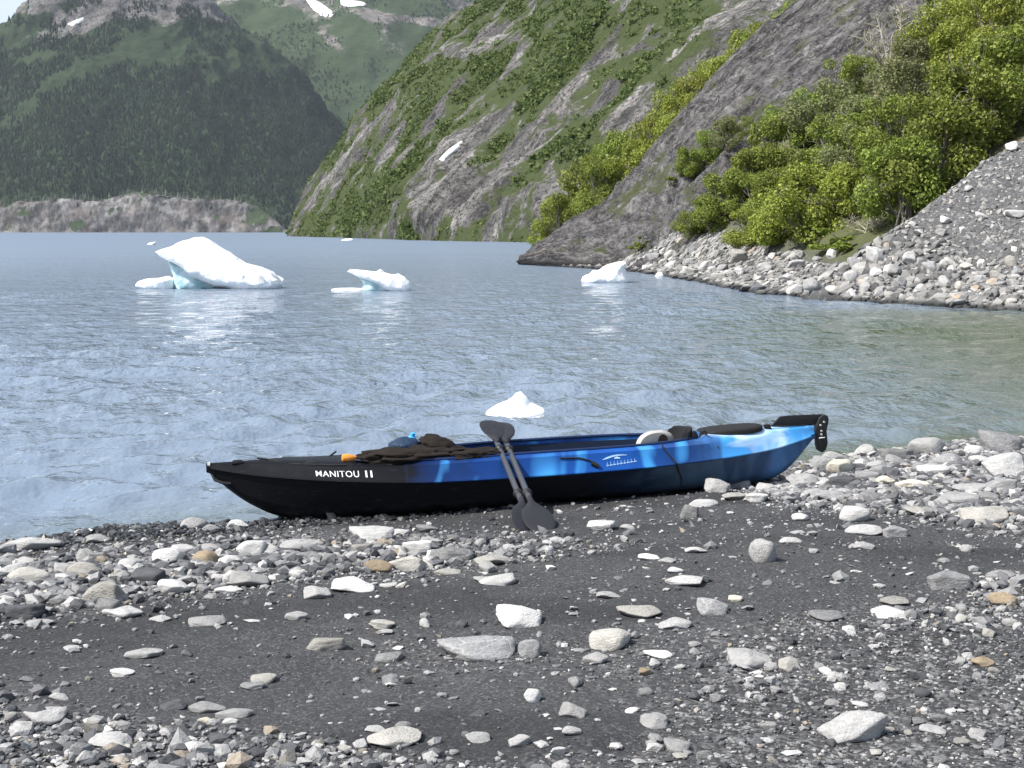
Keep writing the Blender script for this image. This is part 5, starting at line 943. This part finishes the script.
for x in (3.10, 3.17, 3.655):
    mb = MB(); p = deck_pt(x, .35); mb.prism([(p[0] - .022, p[2] - .02), (p[0] - .012, p[2] + .032), (p[0] + .012, p[2] + .036), (p[0] + .03, p[2] + .004), (p[0] + .034, p[2] - .02)], p[1] - .018, p[1] + .018); mb.build('cleat', blackp, K, bevel=.004)
mb = MB(); mb.tube([deck_pt(3.17, .4) + np.array([0, 0, .02]), deck_pt(3.19, .8), sp_(3.21, fS(3.21) + .06)], .0045, 6); mb.build('bungee', rope, K)
# white name on the bow band, and the faint mark amidships
def letters(name, text, x0, x1, zf0, zf1, m):
    cu = bpy.data.curves.new('t', 'FONT'); cu.body = text; cu.resolution_u = 3; cu.offset = .004; cu.space_character = 1.1
    to = bpy.data.objects.new('t', cu); COL.objects.link(to); bpy.context.view_layer.update()
    me_ = bpy.data.meshes.new_from_object(to.evaluated_get(bpy.context.evaluated_depsgraph_get())); bpy.data.objects.remove(to)
    bm = bmesh.new(); bm.from_mesh(me_); bmesh.ops.triangulate(bm, faces=bm.faces); bmesh.ops.subdivide_edges(bm, edges=[e for e in bm.edges if e.calc_length() > .12], cuts=3, use_grid_fill=True)
    vx = [v.co.x for v in bm.verts]; vy = [v.co.y for v in bm.verts]; a0, a1, b0, b1 = min(vx), max(vx), min(vy), max(vy)
    for v in bm.verts:
        q, r_ = (v.co.x - a0) / (a1 - a0), (v.co.y - b0) / (b1 - b0); x = x0 + (x1 - x0) * q; zf = zf0 + (zf1 - zf0) * r_; z = fS(x) + fN(x) * zf; v.co = (x, -side_pt(x, z) - .0022, z)
    for f in bm.faces: f.smooth = True
    bm.to_mesh(me_); bm.free(); me_.name = name; me_.materials.clear(); return link(name, me_, m, K)
white = plastic('white_print_ink', (.80, .80, .80), .6); letters('lettering', 'MANITOU', .62, .868, .30, .78, white); letters('lettering', 'II', .905, .945, .30, .78, white)
palem = plastic('pale_blue_print', (.38, .58, .82), .6); mb = MB()
def strip(pts, w_):
    P_ = [np.array(p) for p in pts]; V_ = []
    for i, (x, zf) in enumerate(pts):
        for s_ in (-1, 1): z = fS(x) + fN(x) * (zf + s_ * w_[i]); V_.append((x, -side_pt(x, z) - .0022, z))
    mb.add(V_, [(2 * i, 2 * i + 1, 2 * i + 3, 2 * i + 2) for i in range(len(pts) - 1)])
strip([(2.375, .60), (2.405, .68), (2.44, .76), (2.475, .80), (2.51, .80), (2.545, .77)], [.01, .05, .05, .04, .03, .012]); strip([(2.455, .64), (2.475, .67), (2.495, .62)], [.03, .06, .03])
for i in range(9): x = 2.395 + .0235 * i; strip([(x, .22 + .012 * i), (x + .010, .44 + .012 * i)], [.03, .03]); strip([(x + .002, .24 + .014 * i), (x + .018, .27 + .014 * i)], [.025, .025])
mb.build('emblem', palem, K)
K_M = Matrix.Translation(K.location) @ K.rotation_euler.to_matrix().to_4x4()
def kw(x, y, z): return np.array((K_M @ Vector((x, y, z)))[:])

# ------------------------------------------------------------------ things lying in the cockpit
def lump(name, ctr, size, seed, m, amp=.18, freq=2.2, p=2.0):
    V, Fc = ICO[4]; V = V / ((np.abs(V) ** p).sum(1) ** (1 / p))[:, None]; n_ = amp * fbm(V * freq + seed, 4, seed) + amp * .6 * ridged(V * freq * 1.6 + seed, 3, seed + 1) - amp * .3
    return link(name, mesh_np(name, V * (1 + n_)[:, None] * np.array(size), Fc), m, None)
fleece = plastic('black_brown_cloth', (.022, .018, .016), .95, .006, 70, .1); navy = plastic('navy_nylon', (.012, .03, .065), .6, .003, 60, .3); sky_b = plastic('bright_blue_plastic', (.06, .40, .85), .4); orange = plastic('orange_plastic', (.75, .27, .04), .5)
def put(o, x, y, z, rz=0): o.location = kw(x, y, z); o.rotation_euler = (0, 0, yaw + rz); return o
J = put(lump('jacket', 0, (.36, .15, .055), 3, fleece, .30, 3.4, 2.6), 1.26, -.06, .332); tag(J, 'long crumpled black jacket draped along the front of the cockpit', 'jacket')
o_ = put(lump('cushion', 0, (.19, .10, .04), 7, fleece, .30, 4.5, 3), 1.60, -.16, .330); tag(o_, 'dark rumpled seat pad lying low along the cockpit behind the jacket', 'cushion')
o_ = put(lump('rolled_bag', 0, (.125, .10, .060), 12, fleece, .16, 2.2), 1.42, .0, .378, -.1); o_.rotation_euler[1] = .35; tag(o_, 'hunched dark brown bag standing tallest in the front cockpit', 'bag')
o_ = put(lump('dry_bag', 0, (.105, .09, .06), 15, navy, .10, 2.0), 1.215, .05, .376); tag(o_, 'rounded navy blue dry bag on the jacket', 'bag')
mb = MB(); mb.loft([[(.034 * f_ * math.cos(a_), .034 * f_ * math.sin(a_), z_) for a_ in np.linspace(0, 6.283, 18, endpoint=False)] for f_, z_ in ((.85, -.07), (1, -.06), (1, .012), (.7, .032), (.42, .038), (.42, .058), (.3, .060))])
o_ = mb.build('water_bottle', sky_b, None); put(o_, 1.265, .09, .400); o_.rotation_euler = (.15, .2, 0); tag(o_, 'bright blue bottle poking up behind the navy bag', 'bottle')
mb = MB(); mb.loft([[(x, r_ * math.cos(a_), r_ * math.sin(a_)) for a_ in np.linspace(0, 6.283, 16, endpoint=False)] for x, r_ in ((-.05, .012), (-.045, .028), (-.01, .034), (.03, .026), (.06, .013), (.075, .008))])
o_ = mb.build('float', orange, None); put(o_, .83, -.10, fS(.83) + fN(.83) + .045); o_.scale = (.8, .8, .8); tag(o_, 'small orange float tucked at the front end of the cockpit', 'float')

# ------------------------------------------------------------------ two double bladed paddles leaning side by side over the cockpit
pblk = plastic('black_paddle_blade', (.014, .014, .018), .55, .001, 60, .35); pshaft = plastic('grey_paddle_shaft', (.045, .048, .055), .38, .0004, 200, .45)
def paddle(px0, py0, d0_, px1, py1, d1_, roll0, roll1, label, dx=0, asym=1):
    A_, B_ = P(px0, py0, d0_), P(px1, py1, d1_); ln = np.linalg.norm(B_ - A_); ax_ = (B_ - A_) / ln
    o = empty('paddle', A_); o.rotation_euler = Vector(ax_).to_track_quat('X', 'Z').to_euler(); tag(o, label, 'paddle', 'paddles leaning on the kayak')
    mb = MB(); mb.tube([(-.02, 0, 0), (ln * .3, 0, 0), (ln * .7, 0, 0), (ln + .02, 0, 0)], .0175, 12); mb.build('shaft', pshaft, o)
    for x in (.10, ln - .10):
        mb = MB(); mb.tube([(x - .022, 0, 0), (x - .018, 0, 0), (x - .006, 0, 0), (x + .006, 0, 0), (x + .018, 0, 0), (x + .022, 0, 0)], [.017, .021, .030, .030, .021, .017], 14); mb.build('drip_ring', pblk, o)
    for end, roll in ((-1, roll0), (1, roll1)):
        mb = MB(); rings = []; prof = [(-.01, .016, .016), (.04, .022, .015), (.08, .045, .010), (.12, .072, .007), (.18, .090, .0055), (.25, .096, .005), (.31, .089, .0045), (.35, .070, .004), (.375, .038, .003), (.382, .011, .002)]
        for (l, hw, th_) in prof:
            sk = .026 * (l / .45) ** 2 * asym; r_ = []
            for k in range(14):
                a_ = 2 * math.pi * k / 14; y = hw * math.copysign(abs(math.cos(a_)) ** .9, math.cos(a_)) + sk; rid = .011 * math.exp(-((y - sk) / .018) ** 2) * max(0, 1 - l / .28)
                z = th_ * math.sin(a_) + rid * (1 if math.sin(a_) > 0 else .4) + .16 * (y - sk) ** 2 / .1 * .12 - .05 * (l / .45) ** 2
                r_.append((l, y, z))
            rings.append(r_)
        mb.loft(rings); b_ = mb.build('blade', pblk, o, sharp=60); b_.scale = (1, .90, 1)
        if end < 0: b_.rotation_euler = (roll, 0, math.pi); b_.location = (0, 0, 0)
        else: b_.location = (ln, 0, 0); b_.rotation_euler = (roll, -.13, 0)
    return o
paddle(530, 500, 7.90, 507, 444.5, 8.79, .05, -.1, 'black double bladed paddle on the stern side of the leaning pair', asym=1)
paddle(521, 500.5, 7.92, 497.5, 443.5, 8.78, -.3, .12, 'black double bladed paddle on the bow side of the leaning pair', asym=-1)
# ------------------------------------------------------------------ light, air, sky
SUN_EL, SUN_AZ = 50, -114      # azimuth from +Y (the view) towards +X, degrees
d = Vector((math.sin(R(SUN_AZ)) * math.cos(R(SUN_EL)), math.cos(R(SUN_AZ)) * math.cos(R(SUN_EL)), math.sin(R(SUN_EL))))
sl = bpy.data.lights.new('sun', 'SUN'); sl.energy = 5.0; sl.angle = R(.53); sl.color = (1, .955, .89)
so_ = bpy.data.objects.new('sun', sl); COL.objects.link(so_); so_.rotation_euler = d.to_track_quat('Z', 'Y').to_euler()
w = bpy.data.worlds.new('World'); SC.world = w; w.use_nodes = True; nt = w.node_tree
sky = nt.nodes.new('ShaderNodeTexSky'); sky.sky_type = 'NISHITA'; sky.sun_disc = False; sky.sun_elevation = R(SUN_EL); sky.sun_rotation = R(SUN_AZ)
sky.air_density = 1.0; sky.dust_density = 1.2; sky.ozone_density = 1.0
tc = nt.nodes.new('ShaderNodeTexCoord'); mp = nt.nodes.new('ShaderNodeMapping'); mp.inputs['Scale'].default_value = (1, 1, 2.6); nt.links.new(tc.outputs['Generated'], mp.inputs[0])
cn = nt.nodes.new('ShaderNodeTexNoise'); cn.inputs['Scale'].default_value = 2.1; cn.inputs['Detail'].default_value = 7; cn.inputs['Roughness'].default_value = .58; nt.links.new(mp.outputs[0], cn.inputs['Vector'])
cr = nt.nodes.new('ShaderNodeValToRGB'); cr.color_ramp.elements[0].position = .40; cr.color_ramp.elements[0].color = (.12, .12, .12, 1); cr.color_ramp.elements[1].position = .66; cr.color_ramp.elements[1].color = (.75, .75, .75, 1); nt.links.new(cn.outputs['Fac'], cr.inputs[0])
cm = nt.nodes.new('ShaderNodeMix'); cm.data_type = 'RGBA'; cm.inputs[7].default_value = (5.2, 5.6, 6.1, 1); nt.links.new(cr.outputs[0], cm.inputs[0]); nt.links.new(sky.outputs[0], cm.inputs[6])
nt.links.new(cm.outputs[2], nt.nodes['Background'].inputs[0]); nt.nodes['Background'].inputs[1].default_value = .125
mb = MB(); x0, x1, y0, y1, z0, z1 = -3500, 3500, -150, 6800, -460, 1500
mb.add([(x0, y0, z0), (x1, y0, z0), (x1, y1, z0), (x0, y1, z0), (x0, y0, z1), (x1, y0, z1), (x1, y1, z1), (x0, y1, z1)], [(0, 3, 2, 1), (4, 5, 6, 7), (0, 1, 5, 4), (1, 2, 6, 5), (2, 3, 7, 6), (3, 0, 4, 7)])
t = NT('air'); vol = t.n('ShaderNodeVolumePrincipled'); vol.inputs['Color'].default_value = (.80, .89, 1, 1); vol.inputs['Density'].default_value = .000030; vol.inputs['Anisotropy'].default_value = .1
t.t.links.new(vol.outputs[0], t.out.inputs['Volume'])
hz = mb.build('haze', t.m, smooth=False); hz['kind'] = 'stuff'
SC.view_settings.view_transform = 'Standard'; SC.view_settings.look = 'None'; SC.view_settings.exposure = .60; SC.view_settings.gamma = 1; SC.view_settings.use_curve_mapping = False
SC.render.engine = 'CYCLES'; cy = SC.cycles; cy.use_denoising = True; cy.max_bounces = 5; cy.diffuse_bounces = 2; cy.glossy_bounces = 3; cy.transmission_bounces = 3; cy.volume_bounces = 0; cy.transparent_max_bounces = 4; cy.caustics_reflective = False; cy.caustics_refractive = False
